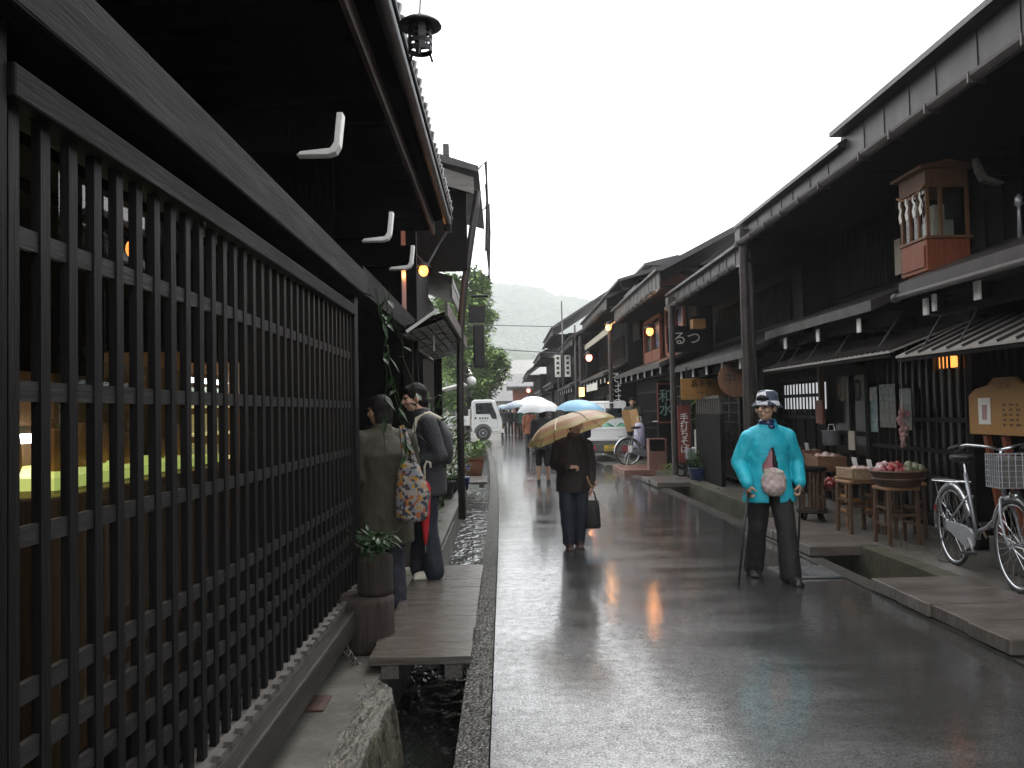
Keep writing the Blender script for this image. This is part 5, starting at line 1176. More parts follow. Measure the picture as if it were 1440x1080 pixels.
def human(lab,loc,rz,J=None,face=0,tilt=0,top='black_cloth',bottom='black_cloth',shoe='shoe_black',hem=.70,cuff=.06,group=None,vox=.011,hands=True,handcfg=None,hair=True,flare=.075,arm=1,bare_calf=False,fat=1,hs=1,toe=(0,0),sleeve_end=.0,skinm='skin',detail=True,hairlen=0,hemw=1.0,legw=1.0,fvox=.0072):
    j=dict(DEF); j.update(J or {}); j={k:V(v) for k,v in j.items()}
    t=thing('person',lab,'person',loc,rz,group)
    hm=rotz(face)@Matrix.Rotation(tilt,3,'X')
    hc=handcfg or {}
    def f(b):
        head_shapes(b,j['head'],hm,hs); b.capsule(j['head']+V((0,.025,-.06)),j['neck'],.048,.052,10); b.capsule(j['neck'],j['chest'],.05,.085,10)
        b.capsule(j['chest'],j['pelvis'],.09,.085,10)
        for s in 'LR':
            b.capsule(j['neck'],j['sh'+s],.04,.042,8); b.capsule(j['sh'+s],j['el'+s],.042,.034,9); b.capsule(j['el'+s],j['wr'+s],.034,.024,9)
            b.capsule(j['hip'+s],j['kn'+s],.066,.046,9); b.capsule(j['kn'+s],j['kn'+s].lerp(j['an'+s],.35),.045,.05,9); b.capsule(j['kn'+s].lerp(j['an'+s],.35),j['an'+s],.05,.032,9); b.capsule(j['pelvis'],j['hip'+s],.07,.068,9)
            if hands:
                d,n,c=hc.get(s,((j['wr'+s]-j['el'+s]),V((-1 if s=='L' else 1,0,0)),.8)); hand(b,j['wr'+s],d,n,1.0,c,1 if s=='L' else -1)
    blob('body',f,skinm,t,min(vox,fvox) if detail else vox,2 if detail else 3)
    ch,wa,pe,ne=j['chest'],j['waist'],j['pelvis'],j['neck']
    def f(b):
        z=hem; base=V((pe.x,pe.y,z))
        rings=[(base,.185*fat*hemw,.135*fat*hemw),(V((pe.x,pe.y,max(z+.02,pe.z))),.178*fat,.135*fat),(wa,.165*fat,.125*fat),(ch,.178*fat,.13*fat),(ch+V((0,0,.08)),.165,.115),(ne+V((0,0,-.03)),.085,.078),(ne+V((0,0,.03)),.062,.062)]
        rings=sorted(rings,key=lambda r:r[0].z); b.loft(rings,26)
        for s in 'LR':
            sh,el,wr=j['sh'+s],j['el'+s],j['wr'+s]; we=el.lerp(wr,1-sleeve_end)
            b.capsule(ne+V((0,.01,-.05)),sh,.062,.072*arm,12); b.capsule(sh,el,.074*arm,.062*arm,12); b.capsule(el,we,.062*arm,.045*arm,12)
    blob('jacket',f,top,t,vox,3,.0055*fat if detail else 0,8)
    def f(b):
        b.loft([(V((pe.x,pe.y,pe.z-.12)),.15,.115),(V((pe.x,pe.y,pe.z+.10)),.155,.115)],20)
        for s in 'LR':
            hp,kn,an=j['hip'+s],j['kn'+s],j['an'+s]; end=an+V((0,0,cuff-.08)) if not bare_calf else kn.lerp(an,.12)
            b.capsule(hp,kn,.092*legw,.072*legw,12); b.capsule(kn,end,.072*legw if not bare_calf else .07,flare if not bare_calf else .066,12)
    blob('trousers',f,bottom,t,vox,3,.006 if detail else 0,9)
    for i,s in enumerate('LR'):
        an=j['an'+s]; a=toe[i]; d=rotz(a)@V((0,-1,0))
        def f(b):
            b.ell(an+d*.06+V((0,0,-.045)),(.042,.115,.036),10,rotz(a)); b.ell(an+d*-.005+V((0,0,-.03)),(.038,.05,.05),9,rotz(a)); b.obox(an+d*.055+V((0,0,-.068)),(.078,.235,.024),rotz(a))
        blob('shoe',f,shoe,t,.010,2)
    if hair:
        def f(b):
            h=j['head']; b.ell(h+hm@V((0,.024,.034))*hs,(.083*hs,.097*hs,.092*hs),14,hm); b.ell(h+hm@V((0,.06,-.03-hairlen*.5))*hs,(.072*hs,.055*hs,.07*hs+hairlen),12,hm); b.ell(h+hm@V((0,-.04,.075))*hs,(.062*hs,.05*hs,.036*hs),10,hm)
        blob('hair',f,'hair',t,.010,2,.004,30)
    if detail:
        for k in (-1,1): part('eye','hair',t,lambda b:b.ell(j['head']+hm@V((k*.033,-.087,.008))*hs,(.011,.006,.006),8,hm),smooth=True)
        part('mouth','mauve',t,lambda b:b.ell(j['head']+hm@V((0,-.096,-.057))*hs,(.021,.006,.004),8,hm),smooth=True)
    return t,j,hm
# ---- the walker in turquoise with two sticks
J=dict(head=(-.02,-.06,1.465),neck=(.0,-.01,1.335),chest=(.0,.01,1.15),waist=(0,.0,.95),pelvis=(0,.0,.83),
 shR=(-.155,.0,1.205),elR=(-.245,.02,1.0),wrR=(-.225,-.15,.83),shL=(.165,.0,1.205),elL=(.25,.03,1.0),wrL=(.235,-.09,.83),
 hipR=(-.08,.02,.80),knR=(-.085,.07,.43),anR=(-.085,.22,.085),hipL=(.08,-.01,.80),knL=(.095,-.13,.44),anL=(.105,-.17,.08))
P1,j,hm=human('person in a bright turquoise rain jacket walking with two black canes',(2.26,7.1,0),0,J,face=R(-48),top='turquoise',bottom='black_cloth',hemw=1.14,legw=1.10,fvox=.0055,hem=.665,cuff=.07,flare=.086,arm=1.05,hair=True,fat=1.07,toe=(.15,-.2),vox=.0095,
 handcfg={'R':((-.0,-.12,-1),(1,.35,0),1.5),'L':((-.02,-.12,-1),(-1,.35,0),1.5)})
def f(b):
    h=j['head']; m=hm@Matrix.Rotation(R(-6),3,'X'); c=h+m@V((0,.01,.055))
    b.lathe([(.128,-.045),(.132,-.040),(.094,.0),(.090,.03),(.082,.075),(.060,.090),(.0,.094)],c,26,m,cap=False); b.lathe([(.128,-.046),(.092,-.004),(.086,.03),(.0,.085)],c,26,m,cap=False)
part('hat','hat_check',P1,f,smooth=True)
def f(b):
    h=j['head']
    for k in (-1,1): b.tube([h+hm@V((k*.034+.022*math.cos(a),-.098,.006+.016*math.sin(a))) for a in [2*PI*i/12 for i in range(12)]],.002,4,closed=True); b.tube([h+hm@V((k*.056,-.096,.008)),h+hm@V((k*.078,.0,.01))],.002,4)
    b.tube([h+hm@V((-.012,-.099,.008)),h+hm@V((.012,-.099,.008))],.002,4)
part('glasses','black_iron',P1,f)
part('neckerchief','blue_glaze',P1,lambda b:(b.lathe([(.064,0),(.073,.02),(.068,.045),(.056,.06)],V((-.005,-.02,1.305)),18),b.ell((.012,-.085,1.30),(.032,.024,.022),8)),smooth=True)
jk=[o for o in P1.children if o.name.startswith('jacket')][0]
bmj=bmesh.new(); bmj.from_mesh(jk.data)
kill=[f for f in bmj.faces if (lambda c:c.y<-.02 and c.z<1.13 and -.010-min(.075 if c.z>.9 else .045,(1.13-c.z)*.5)<c.x<.012+min(.03,(1.13-c.z)*.22))(f.calc_center_median())]
bmesh.ops.delete(bmj,geom=kill,context='FACES'); bmj.to_mesh(jk.data); bmj.free()
sd=jk.modifiers.new('thick','SOLIDIFY'); sd.thickness=.008; sd.offset=-1
part('undershirt','pink_shirt',P1,lambda b:b.loft([((0,0,.80),.14,.10),((0,0,.95),.135,.10),((0,.01,1.15),.14,.105),((0,.0,1.25),.09,.08)],20),smooth=True)
part('seam','turquoise',P1,lambda b:[b.tube([(x,-.128*math.sqrt(max(0,1-(x/.19)**2))-.012,1.085) for x in xs],.003,5) for xs in ((-.15,-.12,-.09,-.06,-.03),(.03,.06,.09,.12,.15))])
# open front: pink shirt wedge, storm flaps, waist pouch
def front(x,z,o=0): return V((x,-.150-o+abs(x)*.28-(1.15-z)*.0,z))
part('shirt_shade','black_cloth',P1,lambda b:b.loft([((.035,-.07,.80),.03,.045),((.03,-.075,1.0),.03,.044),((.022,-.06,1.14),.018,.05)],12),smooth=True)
for s in (-1,1):
    part('cuff','turquoise',P1,lambda b:b.capsule(j['wr'+('L' if s>0 else 'R')]-(j['wr'+('L' if s>0 else 'R')]-j['el'+('L' if s>0 else 'R')])*.12,j['wr'+('L' if s>0 else 'R')],.05,.044,14),smooth=True)
def f(b):
    b.ell((-.012,-.175,.845),(.105,.055,.115),12); b.ell((-.012,-.19,.80),(.098,.06,.075),12)
blob('waist_pouch',f,'pouch_check',P1,.012,3,.006,14)
part('pouch_clasp','cream',P1,lambda b:(b.box(-.10,-.055,-.215,-.195,.895,.955),b.ell((.03,-.21,.925),(.036,.014,.018),8)),smooth=False)
for s,k,tip in (('R',-1,(-.36,-.27,.0)),('L',1,(.29,.20,.0))):
    t=thing('walking_cane','black walking cane in the hand on the picture %s'%('left, planted ahead' if s=='R' else 'right, trailing behind'),'cane',(2.26,7.1,0),0,'walking canes of the person in turquoise')
    hw=j['wr'+s]+V((0,-.015,-.085)); tp=V(tip)
    part('shaft','black_iron',t,lambda b:b.tube([hw,tp+V((0,0,.02))],.0095,8),smooth=True); part('handle','rubber',t,lambda b:b.tube([hw+V((0,.06,.0)),hw+V((0,.0,.012)),hw+V((0,-.05,.004))],.014,8),smooth=True); part('tip','rubber',t,lambda b:b.tube([tp,tp+V((0,0,.04))],.014,8))
# ---- umbrellas
def cloth_trans(name,c,tr=.35):
    m=bpy.data.materials.new(name); N,L=nt(m); b=N['Principled BSDF']; b.inputs['Base Color'].default_value=(*c,1); b.inputs['Roughness'].default_value=.45
    t=N.new('ShaderNodeBsdfTranslucent'); t.inputs[0].default_value=(*c,1); x=N.new('ShaderNodeMixShader'); x.inputs[0].default_value=tr; L.new(b.outputs[0],x.inputs[1]); L.new(t.outputs[0],x.inputs[2]); L.new(x.outputs[0],N['Material Output'].inputs['Surface']); MATS[name]=m
    tc=N.new('ShaderNodeTexCoord'); n=N.new('ShaderNodeTexNoise'); n.inputs['Scale'].default_value=30; L.new(tc.outputs['Object'],n.inputs[0]); bp=N.new('ShaderNodeBump'); bp.inputs['Strength'].default_value=.08; L.new(n.outputs[0],bp.inputs['Height']); L.new(bp.outputs[0],b.inputs['Normal']); return m
cloth_trans('umb_white',(.82,.83,.84)); cloth_trans('umb_blue',(.30,.58,.80)); cloth_trans('umb_pale',(.55,.66,.78)); cloth_trans('umb_tan',(.46,.34,.235)); cloth_trans('umb_yellow',(.36,.285,.13)); cloth_trans('umb_orange',(.33,.19,.11)); cloth_trans('umb_stripe',(.62,.56,.42)); cloth_trans('umb_red',(.45,.012,.02),.2); cloth_trans('umb_clear',(.75,.77,.79),.5)
def umbrella(lab,apex,axis,rad,dep,mats,n=8,shaft=.75,hook='black_iron',group='open umbrellas in the rain',bands=None,scallop=.92):
    """apex world position, axis = direction from handle to apex"""
    t=thing('umbrella',lab,'umbrella',apex,0,group); ax=V(axis).normalized(); u=V((0,1,0)); sx=u.cross(ax).normalized(); sy=ax.cross(sx); M=Matrix((sx,sy,ax)).transposed()
    def pt(a,q):
        ph=q*1.25; r_=rad*math.sin(ph)/math.sin(1.25); z=-dep*(1-math.cos(ph))/(1-math.cos(1.25))
        k=(a*n/(2*PI))%1; bulge=1-(1-scallop)*math.sin(PI*k)*q**1.5; return M@V((r_*bulge*math.cos(a),r_*bulge*math.sin(a),z*bulge+.0))
    segs=bands or [(0,1,0)]
    for qa,qb,mi in segs:
        def f(b):
            K=6; A=n*6; rows=[[b.bm.verts.new(pt(2*PI*i/A,qa+(qb-qa)*k/K)) for i in range(A)] for k in range(K+1)]
            for X_,Y_ in zip(rows,rows[1:]):
                for i in range(A): b.bm.faces.new((X_[i],X_[(i+1)%A],Y_[(i+1)%A],Y_[i]))
        part('canopy',mats[mi],t,f,smooth=True,recalc=False)
    if len(mats)>3:
        part('stripe',mats[3],t,lambda b:[b.tube([pt(2*PI*(i+.5)/n,q)*1.004+M@V((0,0,.004)) for q in [.1+.85*k/8 for k in range(9)]],[.001+.007*k/8 for k in range(9)],5) for i in range(n)])
    part('shaft','black_iron',t,lambda b:b.tube([M@V((0,0,.05)),M@V((0,0,-shaft))],.006,7))
    for i in range(n): part('rib','black_iron',t,lambda b:b.tube([pt(2*PI*i/n,q)-M@V((0,0,.007)) for q in (.02,.25,.5,.75,1.0)],.0035,5))
    part('handle',hook,t,lambda b:b.tube([M@V((0,0,-shaft+.02)),M@V((0,0,-shaft-.06)),M@V((.006,0,-shaft-.09)),M@V((.03,0,-shaft-.11)),M@V((.055,0,-shaft-.095)),M@V((.062,0,-shaft-.06))],.011,8),smooth=True)
    return t
# ---- woman in black with the tan umbrella
J=dict(head=(.035,-.06,1.325),neck=(.02,-.01,1.20),chest=(.01,.01,1.03),waist=(0,.0,.86),pelvis=(0,.0,.74),
 shR=(-.15,.0,1.09),elR=(-.195,.0,.89),wrR=(-.07,-.20,.875),shL=(.155,.01,1.09),elL=(.20,.04,.88),wrL=(.195,.0,.66),
 hipR=(-.075,.0,.72),knR=(-.08,-.06,.40),anR=(-.06,-.05,.08),hipL=(.075,.0,.72),knL=(.075,-.02,.39),anL=(.055,.06,.08))
P2,j2,hm2=human('person all in black walking mid-road under a tan umbrella',(.735,8.95,0),0,J,face=R(4),top='maroon_black',bottom='navy',shoe='brown_shoe',hem=.60,cuff=.075,flare=.068,hs=.95,
 handcfg={'R':((1,-.15,.02),(0,.35,-1),1.6),'L':((0,0,-1),(-1,0,0),1.3)},vox=.010,arm=.95)
part('collar','mauve',P2,lambda b:b.lathe([(.055,0),(.066,.012),(.060,.03)],V((.02,-.025,1.185)),16),smooth=True)
umb_hand=V((.735,8.95,0))+V((.055,-.235,.84)); ax=V((-.25,.20,.95)).normalized()
umbrella('tan umbrella with yellow and orange bands resting on the shoulder of the person in black',umb_hand+ax*.61+V((.02,.0,0)),(-.30,.16,.94),.50,.20,['umb_tan','umb_orange','umb_yellow','umb_stripe'],8,.70,'pale_wood',bands=[(0,.66,0),(.66,.86,1),(.86,1,2)])
t=thing('handbag','black handbag hanging from the hand of the person in black','bag',(.735+.195,8.95,.20))
part('bag','black_cloth',t,lambda b:(b.loft([((0,0,0),.085,.045),((0,0,.03),.095,.055),((0,0,.22),.085,.05),((0,0,.30),.075,.02)],18)),smooth=True,bevel=.0)
part('strap','black_cloth',t,lambda b:[b.tube([(-.05,y,.29),(-.03,y*.6,.38),(0,0,.43),(.03,y*.6,.38),(.05,y,.29)],.008,6) for y in (-.02,.02)],smooth=True)
# ---- shoppers on the left
J=dict(head=(.0,-.10,1.52),neck=(.0,-.03,1.395),chest=(.0,.0,1.20),waist=(0,.01,1.0),pelvis=(0,.02,.87),
 shL=(.175,.01,1.30),elL=(.215,.10,1.03),wrL=(.15,-.14,.97),shR=(-.175,-.03,1.30),elR=(-.20,-.02,1.03),wrR=(-.08,-.2,1.0),
 hipL=(.085,.02,.85),knL=(.09,.0,.46),anL=(.09,.04,.08),hipR=(-.085,.02,.85),knR=(-.10,-.05,.46),anR=(-.12,-.08,.08))
P3,j3,hm3=human('person in dark checked shirt and jeans holding a folded red umbrella',(-.66,7.08,.088),R(-82),J,face=R(8),tilt=R(10),top='shirt_check',bottom='jeans',shoe='white_shoe',hem=.70,cuff=.06,flare=.085,fat=1.05,
 handcfg={'L':((-.4,-1,-.25),(-.4,.2,-1),1.4),'R':((.3,-1,0),(0,0,-1),1.2)},vox=.010,hairlen=.01)
part('backpack','charcoal_cloth',P3,lambda b:(b.loft([((.0,.14,.95),.11,.05),((0,.16,1.02),.13,.07),((0,.15,1.2),.13,.07),((0,.12,1.32),.09,.04)],18),noisy(b.bm,.012,8)),smooth=True)
for s in (-1,1): part('strap','cream' if s>0 else 'charcoal_cloth',P3,lambda b:b.tube([(s*.11,.12,1.33),(s*.115,.02,1.385),(s*.115,-.085,1.34),(s*.12,-.125,1.2),(s*.135,-.02,1.0)],.020,8),smooth=True)
t=thing('umbrella','folded bright red umbrella held upright between the two shoppers on the left','umbrella',(-.655,6.80,.40)); ww=V((0,0,0))
part('canopy','umb_red',t,lambda b:(b.lathe([(.006,0),(.022,.06),(.040,.25),(.052,.46),(.035,.50),(.012,.53)],(0,0,0),16,cap=True),noisy(b.bm,.008,14)),smooth=True); part('handle','cream',t,lambda b:b.tube([(0,0,.52),(0,0,.64),(.02,0,.68),(.045,0,.67),(.05,0,.63)],.010,8),smooth=True); part('ferrule','chrome',t,lambda b:b.tube([(0,0,-.06),(0,0,.01)],.005,6))
J=dict(head=(.0,-.07,1.50),neck=(.0,-.01,1.375),chest=(.0,.01,1.18),waist=(0,.01,.98),pelvis=(0,.0,.85),
 shL=(.185,.01,1.28),elL=(.23,.02,1.02),wrL=(.16,-.15,.92),shR=(-.185,.0,1.28),elR=(-.24,-.04,1.03),wrR=(-.17,-.22,.98),
 hipL=(.09,.0,.83),knL=(.09,-.02,.45),anL=(.10,.03,.08),hipR=(-.09,.0,.83),knR=(-.09,-.04,.45),anR=(-.09,.0,.08))
P4,j4,hm4=human('person in a loose khaki coat seen from behind, floral bag on shoulder',(-.90,6.2,-.003),R(-150),J,face=R(10),top='khaki',bottom='jeans',shoe='brown_shoe',hem=.52,cuff=.07,fat=1.22,arm=1.1,vox=.011,hairlen=.03,detail=True,
 handcfg={'L':((-.3,-1,-.3),(-1,0,0),1.2),'R':((.2,-1,-.2),(1,0,0),1.2)})
t=thing('tote_bag','flower printed tote bag hanging from the shoulder of the khaki coat','bag',(-.665,6.02,.70))
blob('bag',lambda b:b.loft([((0,0,.0),.075,.035),((-.01,0,.03),.115,.055),((0,0,.18),.125,.06),((-.015,0,.33),.095,.045),((-.03,0,.43),.05,.03)],20),'floral_cloth',t,.012,3,.008,10)
part('strap','floral_cloth',t,lambda b:(b.tube([(-.05,.0,.40),(-.06,.0,.50),(-.075,.01,.62),(-.08,.03,.685)],[.022,.02,.018,.016],8),b.tube([(.03,.0,.36),(-.01,.0,.50),(-.05,.01,.62),(-.075,.03,.685)],[.022,.02,.018,.016],8)),smooth=True)
# ---- people further along
def umb_walker(lab,loc,rz,top,bottom,umb=None,bare=False,hgt=1.0,shoe='shoe_black',vox=.016,grp='walkers under umbrellas far down the street',skinm='skin',J2=None,hair=True):
    st=.07
    J=dict(elR=(-.20,-.06,1.07),wrR=(-.07,-.20,1.16),knL=(.09,-.06,.47),anL=(.09,-.08,.08),knR=(-.09,.02,.47),anR=(-.09,.14,.09)); J.update(J2 or {})
    J={k:tuple(x*hgt for x in v) for k,v in {**DEF,**J}.items()}
    t,jj,_=human(lab,loc,rz,J,top=top,bottom=bottom,shoe=shoe,hem=.74*hgt,cuff=.06,group=grp,vox=vox,detail=False,bare_calf=bare,hair=hair)
    return t
umb_walker('walker with bare calves and dark cropped trousers under the large white umbrella',(.78,16.8,0),PI,'charcoal_cloth','black_cloth',bare=True,hgt=.93,vox=.013,grp=None,J2=dict(anL=(.10,-.02,.08),anR=(-.11,.02,.08)))
umbrella('large white umbrella of the walker with bare calves',(.70,16.75,1.70),(-.05,-.05,1),.44,.25,['umb_white'],8,.62)
umb_walker('walker in brown top half hidden left of the tan umbrella',(.86,27.5,0),PI,'rust_cloth','charcoal_cloth',hgt=.95,grp=None)
umbrella('second white umbrella just behind the large white one',(1.0,27.4,1.95),(0,-.05,1),.55,.26,['umb_white'],8,.72)
umb_walker('walker hidden behind the person in black, under the light blue umbrella',(1.40,15.6,0),PI,'navy','charcoal_cloth',hgt=.93,grp=None)
umbrella('light blue umbrella showing above the tan umbrella',(1.46,15.5,1.66),(.08,-.05,1),.47,.22,['umb_blue'],8,.62)
far=[((.02,50.5,0),'grey_coat','black_cloth','walker in a pale grey coat beside the lorry, far down the street'),((.42,51,0),'navy','charcoal_cloth','walker in navy, second from the lorry in the distant group'),((.80,49,0),'black_cloth','black_cloth','walker in black beside the one with the green pack'),((1.12,48,0),'green_bag','black_cloth','walker with a green pack, nearest the white umbrellas'),((1.5,52,0),'charcoal_cloth','navy','dark walker at the right of the distant group')]
for i,(l,a,c,lb) in enumerate(far): umb_walker(lb,l,PI if i%2 else PI+.3,a,c,vox=.022)
for l,r_,mm,lb in (((.10,50.3,1.88),.62,'umb_pale','pale blue umbrella next to the lorry in the distance'),((.62,49.6,1.98),.66,'umb_pale','pale blue umbrella in the middle of the distant group'),((1.0,50.5,2.12),.70,'umb_white','distant white umbrella, left of the two large white ones'),((1.45,51,1.98),.6,'umb_clear','whitish umbrella at the right of the distant group')): umbrella(lb,l,(0,-.05,1),r_,.3,[mm],8,.75)
# ---- person with cardboard
J=dict(elL=(.22,-.03,1.12),wrL=(.16,-.27,1.17),elR=(-.22,-.03,1.10),wrR=(-.16,-.27,1.08))
P5,_,_=human('person in dark olive clothes holding an opened cardboard box beside the white pickup',(3.50,22.4,SW),R(-14),{k:tuple(x*1.03 for x in v) for k,v in {**DEF,**J}.items()},top='olive',bottom='black_cloth',hem=.74,vox=.014,detail=True)
mat('cardboard',(.46,.28,.12),.75,(.38,.22,.09),scale=5,bump=.1)
t=thing('cardboard_box','opened brown cardboard box carried upright beside the white pickup','box',(3.42,22.05,.86),R(-14))
m=Matrix.Rotation(R(-12),3,'Y')
part('panel','cardboard',t,lambda b:b.obox((-.11,-.06,.30),(.20,.012,.58),m@Matrix.Rotation(R(22),3,'Z')),bevel=.0); part('panel','cardboard',t,lambda b:b.obox((.09,-.06,.32),(.23,.012,.56),m@Matrix.Rotation(R(-14),3,'Z'))); part('side','cardboard',t,lambda b:b.obox((.20,.06,.32),(.012,.24,.52),m)); part('side','cardboard',t,lambda b:b.obox((-.21,.06,.30),(.012,.24,.52),m)); part('bottom','cardboard',t,lambda b:b.obox((0.05,.06,.05),(.38,.22,.012),m))
# ================================================================== vehicles
mat('car_white',(.72,.73,.72),.22,(.66,.67,.66),scale=3,bump=.01,coat=.6,rvar=.06); mat('car_glass',(.02,.025,.028),.05,(.015,.018,.02),scale=2,bump=0,spec=.7,rvar=.02); mat('plate_yellow',(.55,.38,.02),.5,(.48,.33,.02),scale=6,bump=0); mat('tail_red',(.4,.01,.01),.2,(.28,.008,.008),scale=8,bump=0); mat('tarp_green',(.03,.20,.10),.5,(.015,.11,.06),scale=5,bump=.5,bscale=10); mat('car_shade',(.10,.10,.10),.5,(.06,.06,.06),scale=6,bump=.1)
def vwheel(t,c,r,w,axis):
    m=Matrix.Rotation(PI/2,3,'Y') if axis=='x' else Matrix.Rotation(PI/2,3,'X')
    wh=part('wheel','rubber',t,lambda b:b.lathe([(r*.62,-w/2),(r*.9,-w/2),(r,-w*.38),(r,w*.38),(r*.9,w/2),(r*.62,w/2)],c,28,m),smooth=False,auto=35)
    part('rim','silver_paint',wh,lambda b:b.lathe([(r*.61,-w*.46),(r*.5,-w*.52),(r*.2,-w*.40),(r*.18,-w*.55),(.005,-w*.55),(.005,w*.55),(r*.18,w*.55),(r*.2,w*.40),(r*.5,w*.52),(r*.61,w*.46)],c,22,m,cap=False),auto=35)
# small white pickup seen from behind
T=thing('pickup_truck','small white pickup seen from behind with a yellow plate','truck',(2.93,22.9,0),R(-3))
W=.73
def f(b):
    b.prism([(1.92,.42),(1.92,.95),(1.96,1.45),(2.06,1.72),(2.95,1.74),(3.18,1.45),(3.30,1.0),(3.34,.45)],-W,W,'x')
    for v in b.bm.verts:
        if v.co.z>1.05: v.co.x*=1-.13*(v.co.z-1.05)/.7
part('cab','car_white',T,f,bevel=.05)
bed=part('bed','car_white',T,lambda b:(b.box(-W,W,.05,1.88,.48,.58),b.box(-W,-W+.035,.05,1.88,.581,.98),b.box(W-.035,W,.05,1.88,.581,.98),b.box(-W+.036,W-.036,1.84,1.88,.581,.98)),bevel=.006)
tg=part('tailgate','car_white',T,lambda b:(b.box(-W,W,.0,.045,.60,.98),b.box(-W+.02,W-.02,-.012,-.001,.90,.955),b.box(-W+.02,W-.02,-.012,-.001,.625,.675)),bevel=.008)
part('latch','silver_paint',tg,lambda b:[b.box(x-.03,x+.03,-.03,-.013,.74,.86) for x in (-.62,.62)])
part('bed_rail','car_shade',T,lambda b:b.box(-W,W,.0,.04,.50,.595))
for a,c in ((-.52,-.03),(.03,.52)): part('rear_window','car_glass',T,lambda b:b.box(a,c,1.905,1.935,1.22,1.50),bevel=.03)
part('guard_frame','car_white',T,lambda b:(b.tube([(-.62,1.80,.98),(-.62,1.80,1.66),(.62,1.80,1.66),(.62,1.80,.98)],.02,8),b.tube([(0,1.80,.98),(0,1.80,1.66)],.016,8)))
part('bumper','car_shade',T,lambda b:(b.box(-W+.05,W-.05,.02,.10,.30,.47)),bevel=.01)
part('number_plate','plate_yellow',T,lambda b:b.box(-.165,.165,.0,.018,.315,.475),bevel=.004)
part('plate_marks','car_shade',T,lambda b:[b.box(-.12+i*.065,-.085+i*.065,-.006,-.001,.335,.40) for i in range(4)]+[b.box(-.06,.06,-.006,-.001,.425,.45)])
for x in (-.52,.52):
    l=part('tail_lamp','tail_red',T,lambda b:b.box(x-.13,x+.13,-.005,.03,.37,.46),bevel=.006); part('indicator','plate_yellow',l,lambda b:b.box(x-.06,x-.0,-.009,-.0055,.375,.455))
    vwheel(T,(x*1.19,.62,.27),.27,.15,'x'); vwheel(T,(x*1.19,2.72,.27),.27,.15,'x'); part('mudflap','rubber',T,lambda b:b.box(x*1.19-.09,x*1.19+.09,.30,.31,.10,.46))
part('exhaust','chrome',T,lambda b:b.tube([(-.2,.05,.24),(-.2,.6,.24)],.028,10)); part('chassis','car_shade',T,lambda b:b.box(-.4,.4,.2,3.1,.26,.41))
part('side_mirror','black_iron',T,lambda b:(b.box(.76,.86,2.85,2.9,1.05,1.28),b.box(.70,.76,2.86,2.88,1.1,1.14)))
t=thing('tarp','green tarp heaped over the load in the pickup bed','tarp',(2.95,23.8,.60),R(-3))
def f(b):
    n=16; rows=[[b.bm.verts.new((-.62+1.24*i/n,-.7+1.4*k/n,.30+.17*math.sin(i*.55)*math.sin(k*.4+1)+.05*mnoise.noise(V((i*.6,k*.6,3))))) for i in range(n+1)] for k in range(n+1)]
    for A,B in zip(rows,rows[1:]):
        for i in range(n): b.bm.faces.new((A[i],A[i+1],B[i+1],B[i]))
    g=bmesh.ops.extrude_face_region(b.bm,geom=list(b.bm.faces)); bmesh.ops.translate(b.bm,verts=[v for v in g['geom'] if isinstance(v,bmesh.types.BMVert)],vec=(0,0,-.28))
part('sheet','tarp_green',t,f,smooth=True)
t=thing('load_sack','brown sack lying against the cab in the pickup bed','sack',(2.62,24.3,.60),0); part('sack','cardboard',t,lambda b:(b.ell((0,0,.30),(.26,.22,.30),12),noisy(b.bm,.03,5)),smooth=True); part('tie','dark_wood',t,lambda b:b.lathe([(.07,.58),(.05,.60),(.08,.64)],(0,0,0),12))
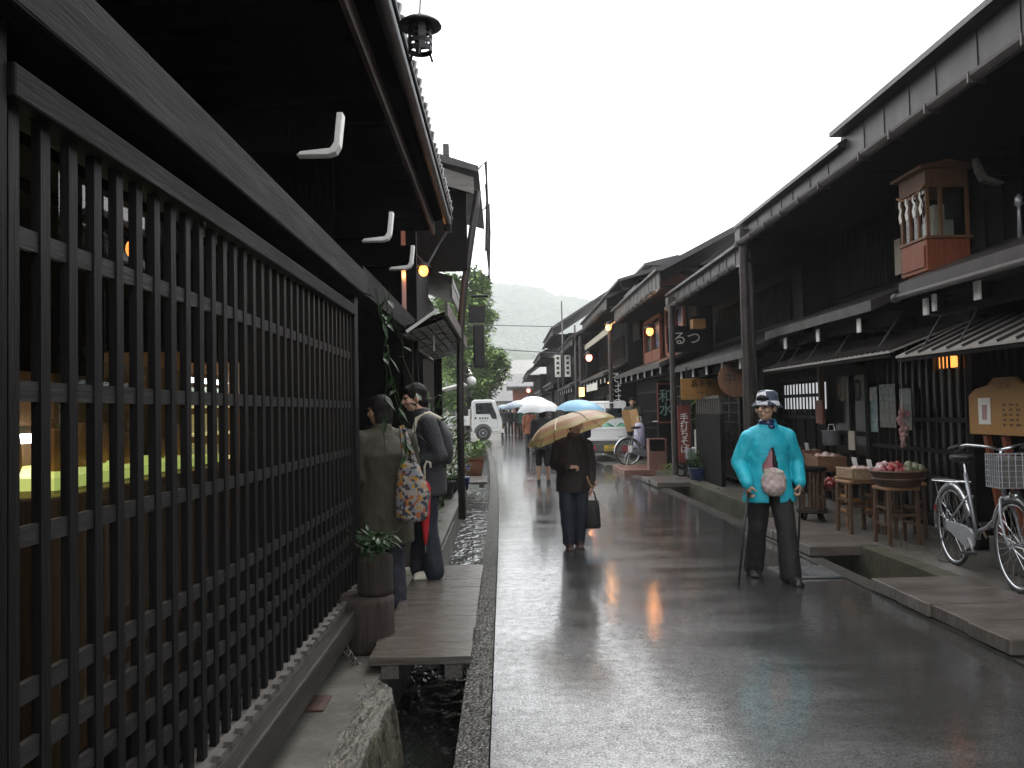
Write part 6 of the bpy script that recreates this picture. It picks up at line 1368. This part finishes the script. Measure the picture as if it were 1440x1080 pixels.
# white cab-over lorry entering from the left
T=thing('lorry','white cab-over lorry with dark lettering on its door, nose out of the left side street','truck',(-1.0,43.0,0),0)
def f(b):
    b.prism([(-.62,.42),(-.62,1.95),(-.50,2.08),(.42,2.08),(.60,1.98),(.86,1.22),(.92,.95),(.92,.42)],-.95,.95,'y')
part('cab','car_white',T,f,bevel=.05)
part('side_window','car_glass',T,lambda b:b.prism([(-.40,1.35),(-.42,1.90),(.40,1.92),(.64,1.28),(.66,1.08),(.42,1.10),(.30,1.34)],-.968,-.952,'y'),bevel=.004)
part('windscreen','car_glass',T,lambda b:b.prism([(.625,1.93),(.85,1.27),(.868,1.275),(.643,1.935)],-.86,.86,'y'))
dr=part('door_line','car_shade',T,lambda b:(b.box(-.50,-.49,-.957,-.951,.62,1.98),b.box(.68,.69,-.957,-.951,.62,1.05),b.box(-.49,.68,-.957,-.951,.62,.63)))
part('lettering','black_iron',T,lambda b:[b.ell((-.42,-.955,1.14),(.05,.004,.06),10)]+[b.box(-.24+i*.13,-.16+i*.13,-.958,-.951,1.09,1.18) for i in range(4)]+[b.box(-.2,.18,-.957,-.951,.98,1.0)])
part('mirror','black_iron',T,lambda b:(b.box(.82,.90,-1.16,-1.0,1.25,1.62),b.tube([(.80,-.97,1.7),(.86,-1.08,1.6)],.015,6)),bevel=.01)
part('headlamp','plate_yellow',T,lambda b:b.box(.90,.935,-.90,-.62,.62,.86),bevel=.01); part('headlamp','plate_yellow',T,lambda b:b.box(.90,.935,.62,.90,.62,.86),bevel=.01)
part('bumper','car_white',T,lambda b:b.box(.80,1.0,-.95,.95,.38,.56),bevel=.02); part('mud_arch','car_shade',T,lambda b:b.prism([(-.05+.46*math.cos(a),.40+.46*math.sin(a)) for a in [PI*i/14 for i in range(15)]],-.959,-.951,'y'))
for y in (-.86,.86): vwheel(T,(-.05,y,.38),.38,.2,'y'); vwheel(T,(-2.7,y,.38),.38,.22,'y')
part('cargo_bed','car_white',T,lambda b:(b.box(-4.1,-.72,-.95,.95,.78,.86),b.box(-4.1,-.72,-.95,-.91,.861,1.25),b.box(-4.1,-.72,.91,.95,.861,1.25),b.box(-.78,-.72,-.909,.909,.861,1.6)),bevel=.008); part('chassis','car_shade',T,lambda b:b.box(-4.0,.7,-.4,.4,.45,.60))
# concrete plate under the pickup, over the gutter
tag(part('gutter_plate','concrete',None,lambda b:b.box(-.42,.50,-1.0,5.2,-.05,.0),loc=(0,0,0)),'wide concrete plate bridging the gutter under the white pickup','slab').location=(3.05,22.6,.02)
